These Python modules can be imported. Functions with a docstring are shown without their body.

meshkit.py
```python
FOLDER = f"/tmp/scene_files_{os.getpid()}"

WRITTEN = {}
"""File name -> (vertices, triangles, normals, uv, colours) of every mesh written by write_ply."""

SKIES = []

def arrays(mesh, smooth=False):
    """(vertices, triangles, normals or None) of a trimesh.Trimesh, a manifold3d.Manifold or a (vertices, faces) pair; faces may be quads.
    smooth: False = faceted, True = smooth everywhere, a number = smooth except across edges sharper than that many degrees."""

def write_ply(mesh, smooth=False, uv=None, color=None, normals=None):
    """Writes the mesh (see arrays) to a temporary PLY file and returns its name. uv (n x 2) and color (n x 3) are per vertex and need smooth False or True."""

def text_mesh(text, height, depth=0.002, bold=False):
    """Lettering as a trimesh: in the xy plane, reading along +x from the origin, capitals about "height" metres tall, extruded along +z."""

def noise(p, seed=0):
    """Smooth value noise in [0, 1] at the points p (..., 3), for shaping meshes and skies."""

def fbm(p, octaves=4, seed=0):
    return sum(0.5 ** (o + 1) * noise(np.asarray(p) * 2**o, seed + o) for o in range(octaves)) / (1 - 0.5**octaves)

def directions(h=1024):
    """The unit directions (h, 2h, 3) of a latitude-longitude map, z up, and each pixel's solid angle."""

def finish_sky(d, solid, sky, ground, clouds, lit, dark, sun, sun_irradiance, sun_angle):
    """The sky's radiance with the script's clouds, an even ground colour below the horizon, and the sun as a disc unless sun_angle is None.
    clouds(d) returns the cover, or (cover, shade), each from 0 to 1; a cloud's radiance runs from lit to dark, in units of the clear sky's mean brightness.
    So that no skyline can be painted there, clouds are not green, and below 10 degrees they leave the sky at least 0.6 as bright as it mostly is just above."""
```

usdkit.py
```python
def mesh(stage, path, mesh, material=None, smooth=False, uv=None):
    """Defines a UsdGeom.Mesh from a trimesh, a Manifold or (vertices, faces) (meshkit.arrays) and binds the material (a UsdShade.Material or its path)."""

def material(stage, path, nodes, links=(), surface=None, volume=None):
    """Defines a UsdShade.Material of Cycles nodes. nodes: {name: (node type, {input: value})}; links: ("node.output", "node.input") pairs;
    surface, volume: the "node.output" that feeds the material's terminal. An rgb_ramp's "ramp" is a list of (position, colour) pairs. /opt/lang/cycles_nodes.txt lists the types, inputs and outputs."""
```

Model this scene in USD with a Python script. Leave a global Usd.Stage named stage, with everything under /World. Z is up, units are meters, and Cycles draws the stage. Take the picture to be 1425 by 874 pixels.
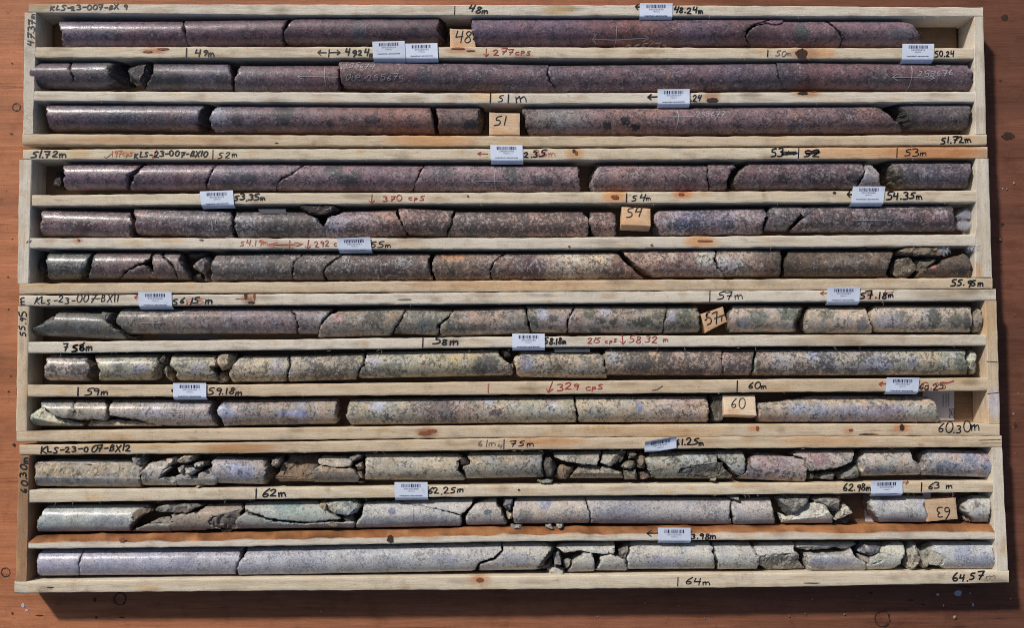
import math, re, numpy as np, trimesh, manifold3d as m3, shapely, usdkit, meshkit
from shapely.geometry import LineString, Polygon, MultiPolygon
from shapely.ops import unary_union
from scipy.spatial import cKDTree
from pxr import Usd, UsdGeom, UsdLux, UsdShade, Sdf, Gf, Vt

rng = np.random.default_rng(7)
stage = Usd.Stage.CreateInMemory()
UsdGeom.SetStageUpAxis(stage, 'Z'); UsdGeom.SetStageMetersPerUnit(stage, 1.0)
UsdGeom.Xform.Define(stage, '/World'); UsdGeom.Scope.Define(stage, '/World/Looks')

# ------------------------------------------------------------------ camera, sky, sun, exposure
EXPOSURE = -0.14
SUN_DIR = np.array([-0.88, 1.12, 1.0]); SUN_DIR /= np.linalg.norm(SUN_DIR)   # towards the sun
SUN_INTENSITY, SUN_ANGLE, SKY_STRENGTH = 1.04, 4.0, 0.071
ZT, MM, DIST, PITCH = 0.050, 0.00111, 1.35, math.radians(3.8)   # top of the trays, metres per photo pixel there, camera distance
W, H = 1425.0, 874.0
FPX = DIST / MM
CAM = np.array([0.0, -DIST * math.sin(PITCH), ZT + DIST * math.cos(PITCH)])
FWD = np.array([0.0, math.sin(PITCH), -math.cos(PITCH)]); UP = np.array([0.0, math.cos(PITCH), math.sin(PITCH)])
cam = UsdGeom.Camera.Define(stage, '/World/camera')
cam.CreateHorizontalApertureAttr(36.0); cam.CreateVerticalApertureAttr(36.0 * H / W)
cam.CreateFocalLengthAttr(36.0 * FPX / W); cam.CreateClippingRangeAttr((0.05, 100.0))
cam.AddTranslateOp().Set(tuple(CAM)); cam.AddRotateXOp().Set(math.degrees(PITCH))
cam.CreateExposureAttr(EXPOSURE)
el, rot = math.asin(SUN_DIR[2]), math.atan2(SUN_DIR[0], SUN_DIR[1])
sky = usdkit.material(stage, '/World/Looks/sky_look', {
    's': ('sky_texture', {'sky_type': 'single_scattering', 'sun_disc': False, 'sun_elevation': el, 'sun_rotation': rot, 'air_density': 1.0, 'aerosol_density': 2.5}),
    'b': ('background_shader', {'strength': SKY_STRENGTH})}, [('s.color', 'b.color')], surface='b.background')
dome = UsdLux.DomeLight.Define(stage, '/World/sky'); dome.CreateIntensityAttr(1.0)
UsdShade.MaterialBindingAPI.Apply(dome.GetPrim()).Bind(sky)
dome.GetPrim().SetCustomDataByKey('kind', 'structure'); dome.GetPrim().SetCustomDataByKey('label', 'pale hazy daylight sky above the core trays')
dome.GetPrim().SetCustomDataByKey('category', 'sky')
sun = UsdLux.DistantLight.Define(stage, '/World/sun')
sun.CreateIntensityAttr(SUN_INTENSITY); sun.CreateAngleAttr(SUN_ANGLE); sun.CreateNormalizeAttr(True); sun.CreateColorAttr((1.0, 0.95, 0.885))
sun.AddRotateZOp().Set(math.degrees(math.atan2(SUN_DIR[1], SUN_DIR[0]))); sun.AddRotateYOp().Set(math.degrees(math.acos(SUN_DIR[2])))

# ------------------------------------------------------------------ helpers
def ray(px, py):
    d = FWD + (px - W / 2) / FPX * np.array([1.0, 0, 0]) + (H / 2 - py) / FPX * UP
    return d / np.linalg.norm(d)
def at(px, py, z):                               # photo pixel -> the point of the place at height z
    d = ray(px, py); return CAM + d * ((z - CAM[2]) / d[2])
def pix(p):
    v = np.asarray(p, float) - CAM
    f = v @ FWD
    return np.stack([W / 2 + FPX * v[..., 0] / f, H / 2 - FPX * (v @ UP) / f], -1)
def lin(c):
    c = np.asarray(c, float) / 255.0
    return np.where(c <= 0.04045, c / 12.92, ((c + 0.055) / 1.055) ** 2.4)
used = {}
def numbered(path):
    n = used.get(path, 0); used[path] = n + 1
    return path if n == 0 else f'{path}_{n:03d}'
ORG = {}
def tag(prim, label=None, cat=None, group=None, kind=None):
    for k, v in (('label', label), ('category', cat), ('group', group), ('kind', kind)):
        if v: prim.SetCustomDataByKey(k, v)
def thing(name, label, cat, org, group=None):
    path = numbered('/World/' + name); x = UsdGeom.Xform.Define(stage, path)
    x.AddTranslateOp().Set(Gf.Vec3d(*map(float, org))); ORG[path] = np.asarray(org, float)
    tag(x.GetPrim(), label, cat, group); return path
def obj(name, mesh, mat, parent='/World', smooth=False, attrs=None, org=None):
    """one Mesh prim. mesh is in world coordinates; attrs: {primvar: (n,3)} per vertex of mesh"""
    path = numbered(parent + '/' + name)
    if hasattr(mesh, 'to_mesh'): mesh = meshkit.arrays(mesh)[:2]
    if isinstance(mesh, tuple): mesh = trimesh.Trimesh(np.asarray(mesh[0], float), np.asarray(mesh[1]), process=False)
    v, f, n = meshkit.arrays(mesh, smooth)
    pts = np.asarray(mesh.vertices)
    base = ORG.get(parent, np.zeros(3))
    o = base if org is None else np.asarray(org, float)
    ORG[path] = o
    m = UsdGeom.Mesh.Define(stage, path)
    if org is not None: m.AddTranslateOp().Set(Gf.Vec3d(*map(float, o - base)))
    m.CreatePointsAttr(Vt.Vec3fArray.FromNumpy((v - o).astype(np.float32)))
    m.CreateFaceVertexCountsAttr(Vt.IntArray.FromNumpy(np.full(len(f), 3, np.int32)))
    m.CreateFaceVertexIndicesAttr(Vt.IntArray.FromNumpy(f.astype(np.int32).ravel()))
    m.CreateSubdivisionSchemeAttr('none')
    if n is not None:
        m.CreateNormalsAttr(Vt.Vec3fArray.FromNumpy(n.astype(np.float32))); m.SetNormalsInterpolation('vertex')
    for k, a in (attrs or {}).items():
        a = np.asarray(a, np.float32)
        if len(v) != len(pts): a = a[cKDTree(pts).query(v)[1]]
        UsdGeom.PrimvarsAPI(m).CreatePrimvar(k, Sdf.ValueTypeNames.Color3fArray, 'vertex').Set(Vt.Vec3fArray.FromNumpy(a))
    UsdShade.MaterialBindingAPI.Apply(m.GetPrim()).Bind(mat)
    return path
def prim(path): return stage.GetPrimAtPath(path)

# ------------------------------------------------------------------ materials
L = '/World/Looks/'
def M(name, nodes, links, surface='p.BSDF'): return usdkit.material(stage, L + name, nodes, links, surface=surface)
def wood(name, stretch, rough=0.75, bump=0.0006, lines=1.0, streak=0.75, fuzz=1.0, hi=1.10):
    """rough sawn timber; the primvar tint is the wood's own colour (sap, stains, knots), plus painted light falloff on the plywood"""
    s = np.array(stretch, float)
    return M(name, {
        'g': ('geometry', {}), 'o': ('object_info', {}), 'os': ('vector_math', {'math_type': 'scale', 'vector1': (7.3, 3.1, 5.7)}),
        'v': ('vector_math', {'math_type': 'add'}),
        'm1': ('mapping', {'scale': tuple(s * 1.0)}), 'm2': ('mapping', {'scale': tuple(s * 4.0)}), 'm5': ('mapping', {'scale': tuple(s * np.where(s > 50, 3.2, 2.0))}),
        'n1': ('noise_texture', {'scale': 1.0, 'detail': 5.0, 'roughness': 0.6, 'distortion': 0.6}),
        'n2': ('noise_texture', {'scale': 1.0, 'detail': 4.0, 'roughness': 0.65}),
        'n3': ('noise_texture', {'scale': 30.0, 'detail': 6.0, 'roughness': 0.7}),
        'n4': ('noise_texture', {'scale': 700.0, 'detail': 3.0, 'roughness': 0.7}),
        'n5': ('noise_texture', {'scale': 1.0, 'detail': 5.0, 'roughness': 0.7, 'distortion': 0.8}),
        'n6': ('noise_texture', {'scale': 110.0, 'detail': 5.0, 'roughness': 0.75}),
        'a': ('attribute', {'attribute': 'tint'}),
        'r1': ('rgb_ramp', {'ramp': [(0.30, (0.82, 0.77, 0.71)), (0.47, (0.97, 0.96, 0.95)), (0.62, (1.05, 1.05, 1.05))]}),
        'r2': ('rgb_ramp', {'ramp': [(0.28, (0.80, 0.76, 0.71)), (0.5, (1, 1, 1)), (0.66, (hi ** .4, hi ** .4, hi ** .4)), (0.72, (hi, hi, hi))]}),
        'r3': ('rgb_ramp', {'ramp': [(0.30, (0.72, 0.68, 0.64)), (0.48, (1, 1, 1)), (0.72, (1.05, 1.04, 1.02))]}),
        'r4': ('rgb_ramp', {'ramp': [(0.25, (0.76, 0.75, 0.74)), (0.5, (1, 1, 1)), (0.75, (1.16, 1.16, 1.16))]}),
        'r5': ('rgb_ramp', {'ramp': [(0.30, (0.45, 0.38, 0.33)), (0.37, (0.90, 0.88, 0.86)), (0.42, (1, 1, 1))]}),
        'r6': ('rgb_ramp', {'ramp': [(0.28, (0.55, 0.50, 0.46)), (0.36, (0.94, 0.93, 0.92)), (0.42, (1, 1, 1))]}),
        'x1': ('mix', {'mix_type': 'multiply', 'fac': lines}), 'x2': ('mix', {'mix_type': 'multiply', 'fac': 0.7 * lines}),
        'x3': ('mix', {'mix_type': 'multiply', 'fac': 0.8}), 'x4': ('mix', {'mix_type': 'multiply', 'fac': fuzz}), 'x5': ('mix', {'mix_type': 'multiply', 'fac': streak}), 'x6': ('mix', {'mix_type': 'multiply', 'fac': 0.8}),
        'ba': ('math', {'math_type': 'multiply_add', 'value2': 0.8}), 'bb': ('bump', {'strength': 0.9, 'distance': bump}),
        'p': ('principled_bsdf', {'roughness': rough, 'specular_ior_level': 0.2})},
        [('g.position', 'v.vector1'), ('o.random', 'os.scale'), ('os.vector', 'v.vector2'), ('v.vector', 'm1.vector'), ('v.vector', 'm2.vector'), ('v.vector', 'm5.vector'),
         ('m1.vector', 'n1.vector'), ('m2.vector', 'n2.vector'), ('v.vector', 'n3.vector'), ('v.vector', 'n4.vector'), ('m5.vector', 'n5.vector'), ('v.vector', 'n6.vector'),
         ('n1.fac', 'r1.fac'), ('n2.fac', 'r2.fac'), ('n3.fac', 'r3.fac'), ('n4.fac', 'r4.fac'), ('n5.fac', 'r5.fac'), ('n6.fac', 'r6.fac'),
         ('a.color', 'x1.color1'), ('r1.color', 'x1.color2'), ('x1.color', 'x2.color1'), ('r2.color', 'x2.color2'),
         ('x2.color', 'x3.color1'), ('r3.color', 'x3.color2'), ('x3.color', 'x4.color1'), ('r4.color', 'x4.color2'), ('x4.color', 'x5.color1'), ('r5.color', 'x5.color2'), ('x5.color', 'x6.color1'), ('r6.color', 'x6.color2'), ('x6.color', 'p.base_color'),
         ('n4.fac', 'ba.value1'), ('n2.fac', 'ba.value3'), ('ba.value', 'bb.height'), ('bb.normal', 'p.normal')])
WOOD_X = wood('sawn_wood_along', (9, 110, 110), lines=.7)
WOOD_Y = wood('sawn_wood_across', (110, 9, 110), lines=.7)
WOOD_END = wood('end_grain_wood', (260, 300, 260), bump=0.0009, streak=.4, fuzz=1.3)
PLY = wood('fir_plywood', (4.0, 75, 75), rough=0.6, bump=0.0005, lines=1.0, streak=1.0, fuzz=1.0, hi=1.55)
def core_look(name, scale, rough_dry, dark=.84, pale=.72, gran=1.0, lo=(.52, .52, .55), hi=(1.40, 1.40, 1.40), hue=((.86, .96, 1.08), (1.14, .98, .92)), blot=(.6, .55, .4)):
    """drill core: tint = rock colour, grain = (dark grains, pale grains, wetness)"""
    nd = {
        'g': ('geometry', {}), 'a': ('attribute', {'attribute': 'tint'}), 'k': ('attribute', {'attribute': 'grain'}), 'ks': ('separate_color', {}),
        'o2': ('vector_math', {'math_type': 'add', 'vector2': (3.7, 8.1, 1.3)}), 'o3': ('vector_math', {'math_type': 'add', 'vector2': (11.3, 2.9, 6.7)}),
        'n1': ('noise_texture', {'scale': 215.0 * scale, 'detail': 4.0, 'roughness': 0.62, 'distortion': 0.7}),
        'n8': ('noise_texture', {'scale': 120.0 * scale, 'detail': 5.0, 'roughness': 0.66, 'distortion': 0.8}),
        'e1': ('noise_texture', {'scale': 88.0 * scale, 'detail': 5.0, 'roughness': 0.62, 'distortion': 0.5}), 'e2': ('noise_texture', {'scale': 78.0 * scale, 'detail': 5.0, 'roughness': 0.62, 'distortion': 0.5}), 'e3': ('noise_texture', {'scale': 64.0 * scale, 'detail': 5.0, 'roughness': 0.64, 'distortion': 0.4}),
        'f1': ('map_range', {'from_min': 0.585, 'from_max': 0.625, 'to_max': blot[0], 'clamp': True}), 'f2': ('map_range', {'from_min': 0.575, 'from_max': 0.625, 'to_max': blot[1], 'clamp': True}), 'f3': ('map_range', {'from_min': 0.585, 'from_max': 0.65, 'to_max': blot[2], 'clamp': True}),
        'q1': ('mix', {'mix_type': 'multiply', 'color2': (0.26, 0.28, 0.28)}), 'q2': ('mix', {'mix_type': 'multiply', 'color2': (1.55, 1.58, 1.52)}), 'q3': ('mix', {'mix_type': 'multiply', 'color2': (1.45, 0.92, 0.66)}),
        'pa': ('attribute', {'attribute': 'patch'}), 'pk': ('attribute', {'attribute': 'share'}), 'pks': ('separate_color', {}),
        'mn': ('math', {'math_type': 'multiply_add', 'value2': 1.7, 'value3': -0.35}), 'ms': ('math', {'math_type': 'subtract'}), 'mm': ('math', {'math_type': 'multiply', 'value2': 6.0, 'use_clamp': True}),
        'mf': ('math', {'math_type': 'multiply'}), 'xq': ('mix', {'mix_type': 'mix'}),
        'n2': ('noise_texture', {'scale': 200.0 * scale, 'detail': 4.0, 'roughness': 0.65, 'distortion': 0.4}),
        'n3': ('noise_texture', {'scale': 30.0, 'detail': 5.0, 'roughness': 0.65}),
        'n4': ('noise_texture', {'scale': 60.0, 'detail': 5.0, 'roughness': 0.68}),
        'nc': ('noise_texture', {'scale': 48.0, 'detail': 3.0, 'roughness': 0.55}),
        'nd': ('noise_texture', {'scale': 55.0, 'detail': 3.0, 'roughness': 0.55}),
        'n5': ('noise_texture', {'scale': 330.0 * scale, 'detail': 4.0, 'roughness': 0.72}),
        'n6': ('noise_texture', {'scale': 620.0, 'detail': 3.0, 'roughness': 0.7}),
        # hue clouds: pinkish feldspar / bluish quartz
        'rw': ('rgb_ramp', {'ramp': [(0.32, hue[0]), (0.5, (1, 1, 1)), (0.68, hue[1])]}), 'xw': ('mix', {'mix_type': 'multiply', 'fac': 0.9}),
        'rv': ('rgb_ramp', {'ramp': [(0.30, lo), (0.5, (1, 1, 1)), (0.70, hi)]}), 'xv': ('mix', {'mix_type': 'multiply', 'fac': 0.9}),
        'rg': ('rgb_ramp', {'ramp': [(0.26, (0.34, 0.34, 0.37)), (0.5, (1, 1, 1)), (0.74, (1.85, 1.82, 1.80))]}), 'xg': ('mix', {'mix_type': 'multiply', 'fac': gran}),
        # dark and pale grains in clusters, their share set by the primvar
        'c1': ('math', {'math_type': 'multiply_add', 'value2': -0.50, 'value3': 0.25}), 'c2': ('math', {'math_type': 'multiply_add', 'value2': -0.50, 'value3': 0.25}),
        'td': ('math', {'math_type': 'multiply_add', 'value2': -0.20, 'value3': 0.645}), 'ud': ('math', {'math_type': 'add'}), 'sd': ('math', {'math_type': 'subtract'}), 'fd': ('math', {'math_type': 'multiply', 'value2': 18.0, 'use_clamp': True}),
        'fd2': ('math', {'math_type': 'multiply', 'value2': dark}),
        'dc': ('mix', {'mix_type': 'mix', 'fac': 0.16, 'color1': (0.022, 0.023, 0.027)}), 'xd': ('mix', {'mix_type': 'mix'}),
        'tp': ('math', {'math_type': 'multiply_add', 'value2': -0.24, 'value3': 0.665}), 'up': ('math', {'math_type': 'add'}), 'sp': ('math', {'math_type': 'subtract'}), 'fp': ('math', {'math_type': 'multiply', 'value2': 16.0, 'use_clamp': True}),
        'fp2': ('math', {'math_type': 'multiply', 'value2': pale}),
        'pc': ('mix', {'mix_type': 'mix', 'fac': 0.50, 'color2': (0.66, 0.65, 0.67)}), 'xp': ('mix', {'mix_type': 'mix'}),
        'rr': ('math', {'math_type': 'multiply_add', 'value2': -0.44, 'value3': rough_dry}), 'ra': ('math', {'math_type': 'multiply_add', 'value2': 0.16}),
        'b1': ('math', {'math_type': 'multiply_add', 'value2': 0.6}), 'bu': ('bump', {'strength': 0.9, 'distance': 0.0007}),
        'bv': ('bump', {'strength': 0.35, 'distance': 0.0006}),
        'cw': ('math', {'math_type': 'multiply', 'value2': 0.5}),
        'p': ('principled_bsdf', {'specular_ior_level': 0.5, 'coat_roughness': 0.2})}
    ln = [('k.color', 'ks.color'), ('g.position', 'n1.vector'), ('g.position', 'o2.vector1'), ('o2.vector', 'n2.vector'), ('g.position', 'n3.vector'), ('o2.vector', 'n4.vector'),
          ('g.position', 'o3.vector1'), ('o3.vector', 'nc.vector'), ('o2.vector', 'nd.vector'), ('o3.vector', 'n5.vector'), ('g.position', 'n6.vector'),
          ('n3.fac', 'rw.fac'), ('n8.fac', 'mn.value1'), ('g.position', 'n8.vector'), ('pk.color', 'pks.color'), ('pks.r', 'ms.value1'), ('mn.value', 'ms.value2'), ('ms.value', 'mm.value1'), ('mm.value', 'mf.value1'), ('pks.g', 'mf.value2'), ('a.color', 'xq.color1'), ('pa.color', 'xq.color2'), ('mf.value', 'xq.fac'), ('g.position', 'e1.vector'), ('o2.vector', 'e2.vector'), ('o3.vector', 'e3.vector'), ('e1.fac', 'f1.value'), ('e2.fac', 'f2.value'), ('e3.fac', 'f3.value'), ('f3.result', 'q3.fac'), ('xq.color', 'q3.color1'), ('f2.result', 'q2.fac'), ('q3.color', 'q2.color1'), ('f1.result', 'q1.fac'), ('q2.color', 'q1.color1'), ('q1.color', 'xw.color1'), ('rw.color', 'xw.color2'), ('n4.fac', 'rv.fac'), ('xw.color', 'xv.color1'), ('rv.color', 'xv.color2'),
          ('n5.fac', 'rg.fac'), ('xv.color', 'xg.color1'), ('rg.color', 'xg.color2'),
          ('nc.fac', 'c1.value1'), ('nd.fac', 'c2.value1'),
          ('ks.g', 'tp.value1'), ('tp.value', 'up.value1'), ('c2.value', 'up.value2'), ('n2.fac', 'sp.value1'), ('up.value', 'sp.value2'), ('sp.value', 'fp.value1'), ('fp.value', 'fp2.value1'),
          ('a.color', 'pc.color1'), ('xg.color', 'xp.color1'), ('pc.color', 'xp.color2'), ('fp2.value', 'xp.fac'),
          ('ks.r', 'td.value1'), ('td.value', 'ud.value1'), ('c1.value', 'ud.value2'), ('n1.fac', 'sd.value1'), ('ud.value', 'sd.value2'), ('sd.value', 'fd.value1'), ('fd.value', 'fd2.value1'),
          ('a.color', 'dc.color2'), ('dc.color', 'xd.color2'), ('xp.color', 'xd.color1'), ('fd2.value', 'xd.fac'), ('xd.color', 'p.base_color'),
          ('ks.b', 'rr.value1'), ('n6.fac', 'ra.value1'), ('rr.value', 'ra.value3'), ('ra.value', 'p.roughness'), ('ks.b', 'cw.value1'), ('cw.value', 'p.coat_weight'),
          ('n6.fac', 'b1.value1'), ('n1.fac', 'b1.value3'), ('b1.value', 'bu.height'), ('bu.normal', 'p.normal'), ('b1.value', 'bv.height'), ('bv.normal', 'p.coat_normal')]
    return M(name, nd, ln)
CORE = core_look('drilled_rock', 1.0, 0.72)
CORE_PURPLE = core_look('purple_rock', 1.05, 0.72, dark=.80, pale=.45, gran=.9, lo=(.50, .52, .60), hi=(1.42, 1.34, 1.34), hue=((.82, .95, 1.12), (1.12, .98, .96)), blot=(.78, .22, .22))
CORE_CREAM = core_look('cream_rock', 1.0, 0.76, dark=.86, pale=.5, gran=.62, lo=(.56, .60, .56), hi=(1.30, 1.28, 1.24), hue=((.80, .93, 1.16), (1.10, 1.0, .90)), blot=(.78, .45, .40))
CORE_FINE = core_look('fine_grained_rock', 1.45, 0.78, dark=.62, pale=.4, gran=.60, lo=(.74, .74, .80), hi=(1.18, 1.18, 1.17), hue=((.90, .97, 1.08), (1.04, 1.0, .95)), blot=(.30, .3, .12))
CORE_COARSE = core_look('coarse_rock', 0.78, 0.72)
def plain(name, col, rough=0.6, var=0.12, scale=400.0, spec=0.4):
    c = np.array(col)
    return M(name, {'g': ('geometry', {}), 'n': ('noise_texture', {'scale': scale, 'detail': 3.0}),
                    'r': ('rgb_ramp', {'ramp': [(0.3, tuple(c * (1 - var))), (0.7, tuple(np.minimum(c * (1 + var), 1)))]}),
                    'p': ('principled_bsdf', {'roughness': rough, 'specular_ior_level': spec})},
             [('g.position', 'n.vector'), ('n.fac', 'r.fac'), ('r.color', 'p.base_color')])
INK = plain('black_marker', (0.012, 0.012, 0.014), 0.5, 0.3)
INK_FADED = plain('faded_marker', (0.16, 0.13, 0.11), 0.7, 0.4, 1500)
RED = plain('red_marker', (0.36, 0.05, 0.04), 0.6, 0.25, 1200)
RED_FADED = plain('faded_red_marker', (0.52, 0.16, 0.11), 0.7, 0.3, 1500)
CHALK = plain('white_pencil', (0.44, 0.42, 0.46), 0.8, 0.45, 900)
PAPER = M('label_paper', {'g': ('geometry', {}), 'o': ('object_info', {}), 'n': ('noise_texture', {'scale': 130.0, 'detail': 5.0, 'roughness': 0.7}),
    'r': ('rgb_ramp', {'ramp': [(0.30, (0.50, 0.53, 0.60)), (0.40, (0.62, 0.69, 0.83)), (0.6, (0.66, 0.73, 0.88))]}), 'h': ('rgb_ramp', {'ramp': [(0.0, (0.80, 0.80, 0.80)), (1.0, (1, 1, 1))]}), 'x': ('mix', {'mix_type': 'multiply', 'fac': 1.0}),
    'p': ('principled_bsdf', {'roughness': 0.5, 'specular_ior_level': 0.4})}, [('g.position', 'n.vector'), ('n.fac', 'r.fac'), ('o.random', 'h.fac'), ('r.color', 'x.color1'), ('h.color', 'x.color2'), ('x.color', 'p.base_color')])
CARD_DULL = plain('dull_paper', (0.15, 0.15, 0.17), 0.8, 0.1, 60)
CARD = plain('card_paper', (0.55, 0.56, 0.64), 0.7, 0.05, 60)
PRINT = plain('printed_ink', (0.03, 0.035, 0.10), 0.5, 0.2)
KNOT = plain('dark_knot', (0.045, 0.022, 0.014), 0.6, 0.5, 500)
KNOT_RED = plain('reddish_knot', (0.20, 0.072, 0.035), 0.6, 0.35, 500)
KNOT_RING = plain('plywood_knot_ring', (0.03, 0.016, 0.012), 0.7, 0.4, 500)
PAINT = plain('paint_drip', (0.42, 0.40, 0.52), 0.6, 0.1)
LINT = plain('pale_lint', (0.60, 0.60, 0.66), 0.9, 0.08)

# ------------------------------------------------------------------ handwriting: strokes swept as flat ink ribbons
def arc(cx, cy, rx, ry, a0, a1, n=12):
    t = np.radians(np.linspace(a0, a1, n)); return [(cx + rx * math.cos(x), cy + ry * math.sin(x)) for x in t]
G = {
 '0': [arc(.28, .5, .26, .5, 80, 445, 18)], '1': [[(.12, 0), (.16, 1)]],
 '2': [[(.02, .78), (.14, .97), (.36, .98), (.46, .75), (.33, .42), (.0, .02), (.2, .05), (.55, .0)]],
 '3': [[(.02, .93), (.25, 1), (.44, .85), (.36, .62), (.18, .54), (.42, .46), (.48, .22), (.3, .02), (.0, .06)]],
 '4': [[(.12, 1), (.02, .48), (.5, .52)], [(.48, .98), (.40, 0)]],
 '5': [[(.52, 1), (.13, .96), (.07, .58), (.35, .60), (.5, .36), (.38, .06), (.0, .03)]],
 '6': [[(.40, 1), (.15, .68), (.02, .3), (.12, .04), (.34, .02), (.46, .22), (.36, .42), (.08, .32)]],
 '7': [[(.0, .95), (.52, 1), (.2, 0)], [(.12, .48), (.48, .5)]],
 '8': [[(.44, .85), (.25, 1), (.08, .82), (.2, .6), (.42, .38), (.44, .12), (.22, 0), (.03, .16), (.1, .4), (.36, .62), (.45, .84)]],
 '9': [[(.48, .78), (.3, 1), (.05, .82), (.1, .58), (.32, .55), (.48, .8), (.44, .4), (.38, 0)]],
 '.': [[(.06, .02), (.10, .06)]], '-': [[(.04, .45), (.4, .5)]], ':': [[(.06, .2), (.1, .24)], [(.06, .7), (.1, .74)]], '/': [[(0, .2), (.15, 0), (.6, .6)]],
 'm': [[(.0, .5), (.03, 0)], [(.03, .34), (.2, .55), (.26, .02)], [(.26, .34), (.44, .56), (.54, .3), (.56, .03)]],
 'K': [[(.04, 1), (.0, 0)], [(.5, 1), (.03, .45), (.55, 0)]], 'L': [[(.08, 1), (.0, .02), (.42, .04)]],
 'S': [[(.48, .9), (.28, 1), (.05, .82), (.2, .56), (.42, .36), (.32, .05), (.0, .08)]],
 'B': [[(.03, 0), (.07, 1), (.38, .92), (.36, .62), (.1, .54), (.46, .42), (.4, .08), (.03, .0)]],
 'X': [[(.0, 1), (.5, 0)], [(.5, 1), (.0, 0)]], 'T': [[(.0, .7), (.45, .72)], [(.24, .7), (.2, .1)]],
 'c': [[(.38, .5), (.15, .55), (.0, .3), (.12, .03), (.4, .06)]], 'p': [[(.04, .55), (.02, -.15)], [(.03, .45), (.25, .58), (.36, .38), (.22, .18), (.04, .24)]],
 's': [[(.4, .75), (.1, .72), (.08, .42), (.34, .38), (.36, .08), (.0, .05)]],
 'D': [[(.03, 0), (.06, 1), (.4, .8), (.42, .3), (.03, 0)]], 'U': [[(.02, 1), (.05, .15), (.25, 0), (.42, .2), (.44, 1)]], 'P': [[(.03, 0), (.06, 1), (.42, .85), (.35, .55), (.06, .5)]],
 '|': [[(.05, 1.25), (.03, -.2)]], 'i': [[(.05, .5), (.03, 0)]], ' ': [],
 '<': [[(.9, .45), (.0, .48)], [(.28, .85), (.0, .48), (.3, .1)]], '>': [[(.0, .45), (.9, .48)], [(.62, .85), (.9, .48), (.6, .1)]],
 '}': [[(.0, .9), (.5, .5), (.05, .05)]], '{': [[(.55, .95), (.0, .5), (.5, .0)], [(.3, .5), (.6, .52)]],
 'v': [[(.2, 1.15), (.2, -.1)], [(.0, .3), (.2, -.1), (.42, .3)]], '_': [[(0, .1), (.9, .0)]],
 '#': [[(.0, .2), (1.2, .3)], [(.0, .5), (1.2, .6)], [(.1, .8), (1.2, .75)], [(.0, .35), (1.3, .45)], [(.2, .9), (1.0, .1)], [(.6, .95), (.4, .05)]],
}
def smooth_line(p):
    p = np.asarray(p, float)
    if len(p) < 4: return p
    for _ in range(2):
        q = [p[0]]
        for a, b in zip(p[:-1], p[1:]): q += [a * .75 + b * .25, a * .25 + b * .75]
        p = np.array(q + [p[-1]])
    return p
def strokes(text, seed):
    """polylines with x running along the text, capitals 1 high, and the total width"""
    r = np.random.default_rng(seed); x, out = 0.0, []
    for ch in text:
        st = G[ch]
        w = max([q[0] for s in st for q in s], default=.3)
        lift, sc, sh = r.normal(0, .08), 1 + r.normal(0, .10), r.normal(.10, .08)
        for s in st:
            q = smooth_line(s) * sc
            out.append(np.stack([x + q[:, 0] + sh * q[:, 1], q[:, 1] + lift], 1))
        x += w + .2
    return out, max(x - .2, .1)
def ribbon(lines, width, depth):
    shp = unary_union([LineString(l).buffer(width / 2, quad_segs=3) for l in lines if len(l) > 1])
    shp = shp.simplify(width * .06)
    gs = shp.geoms if hasattr(shp, 'geoms') else [shp]
    return trimesh.util.concatenate([trimesh.creation.extrude_polygon(g, depth, engine='earcut') for g in gs if g.area > 1e-12])
seeds = iter(range(100, 5000))
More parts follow.
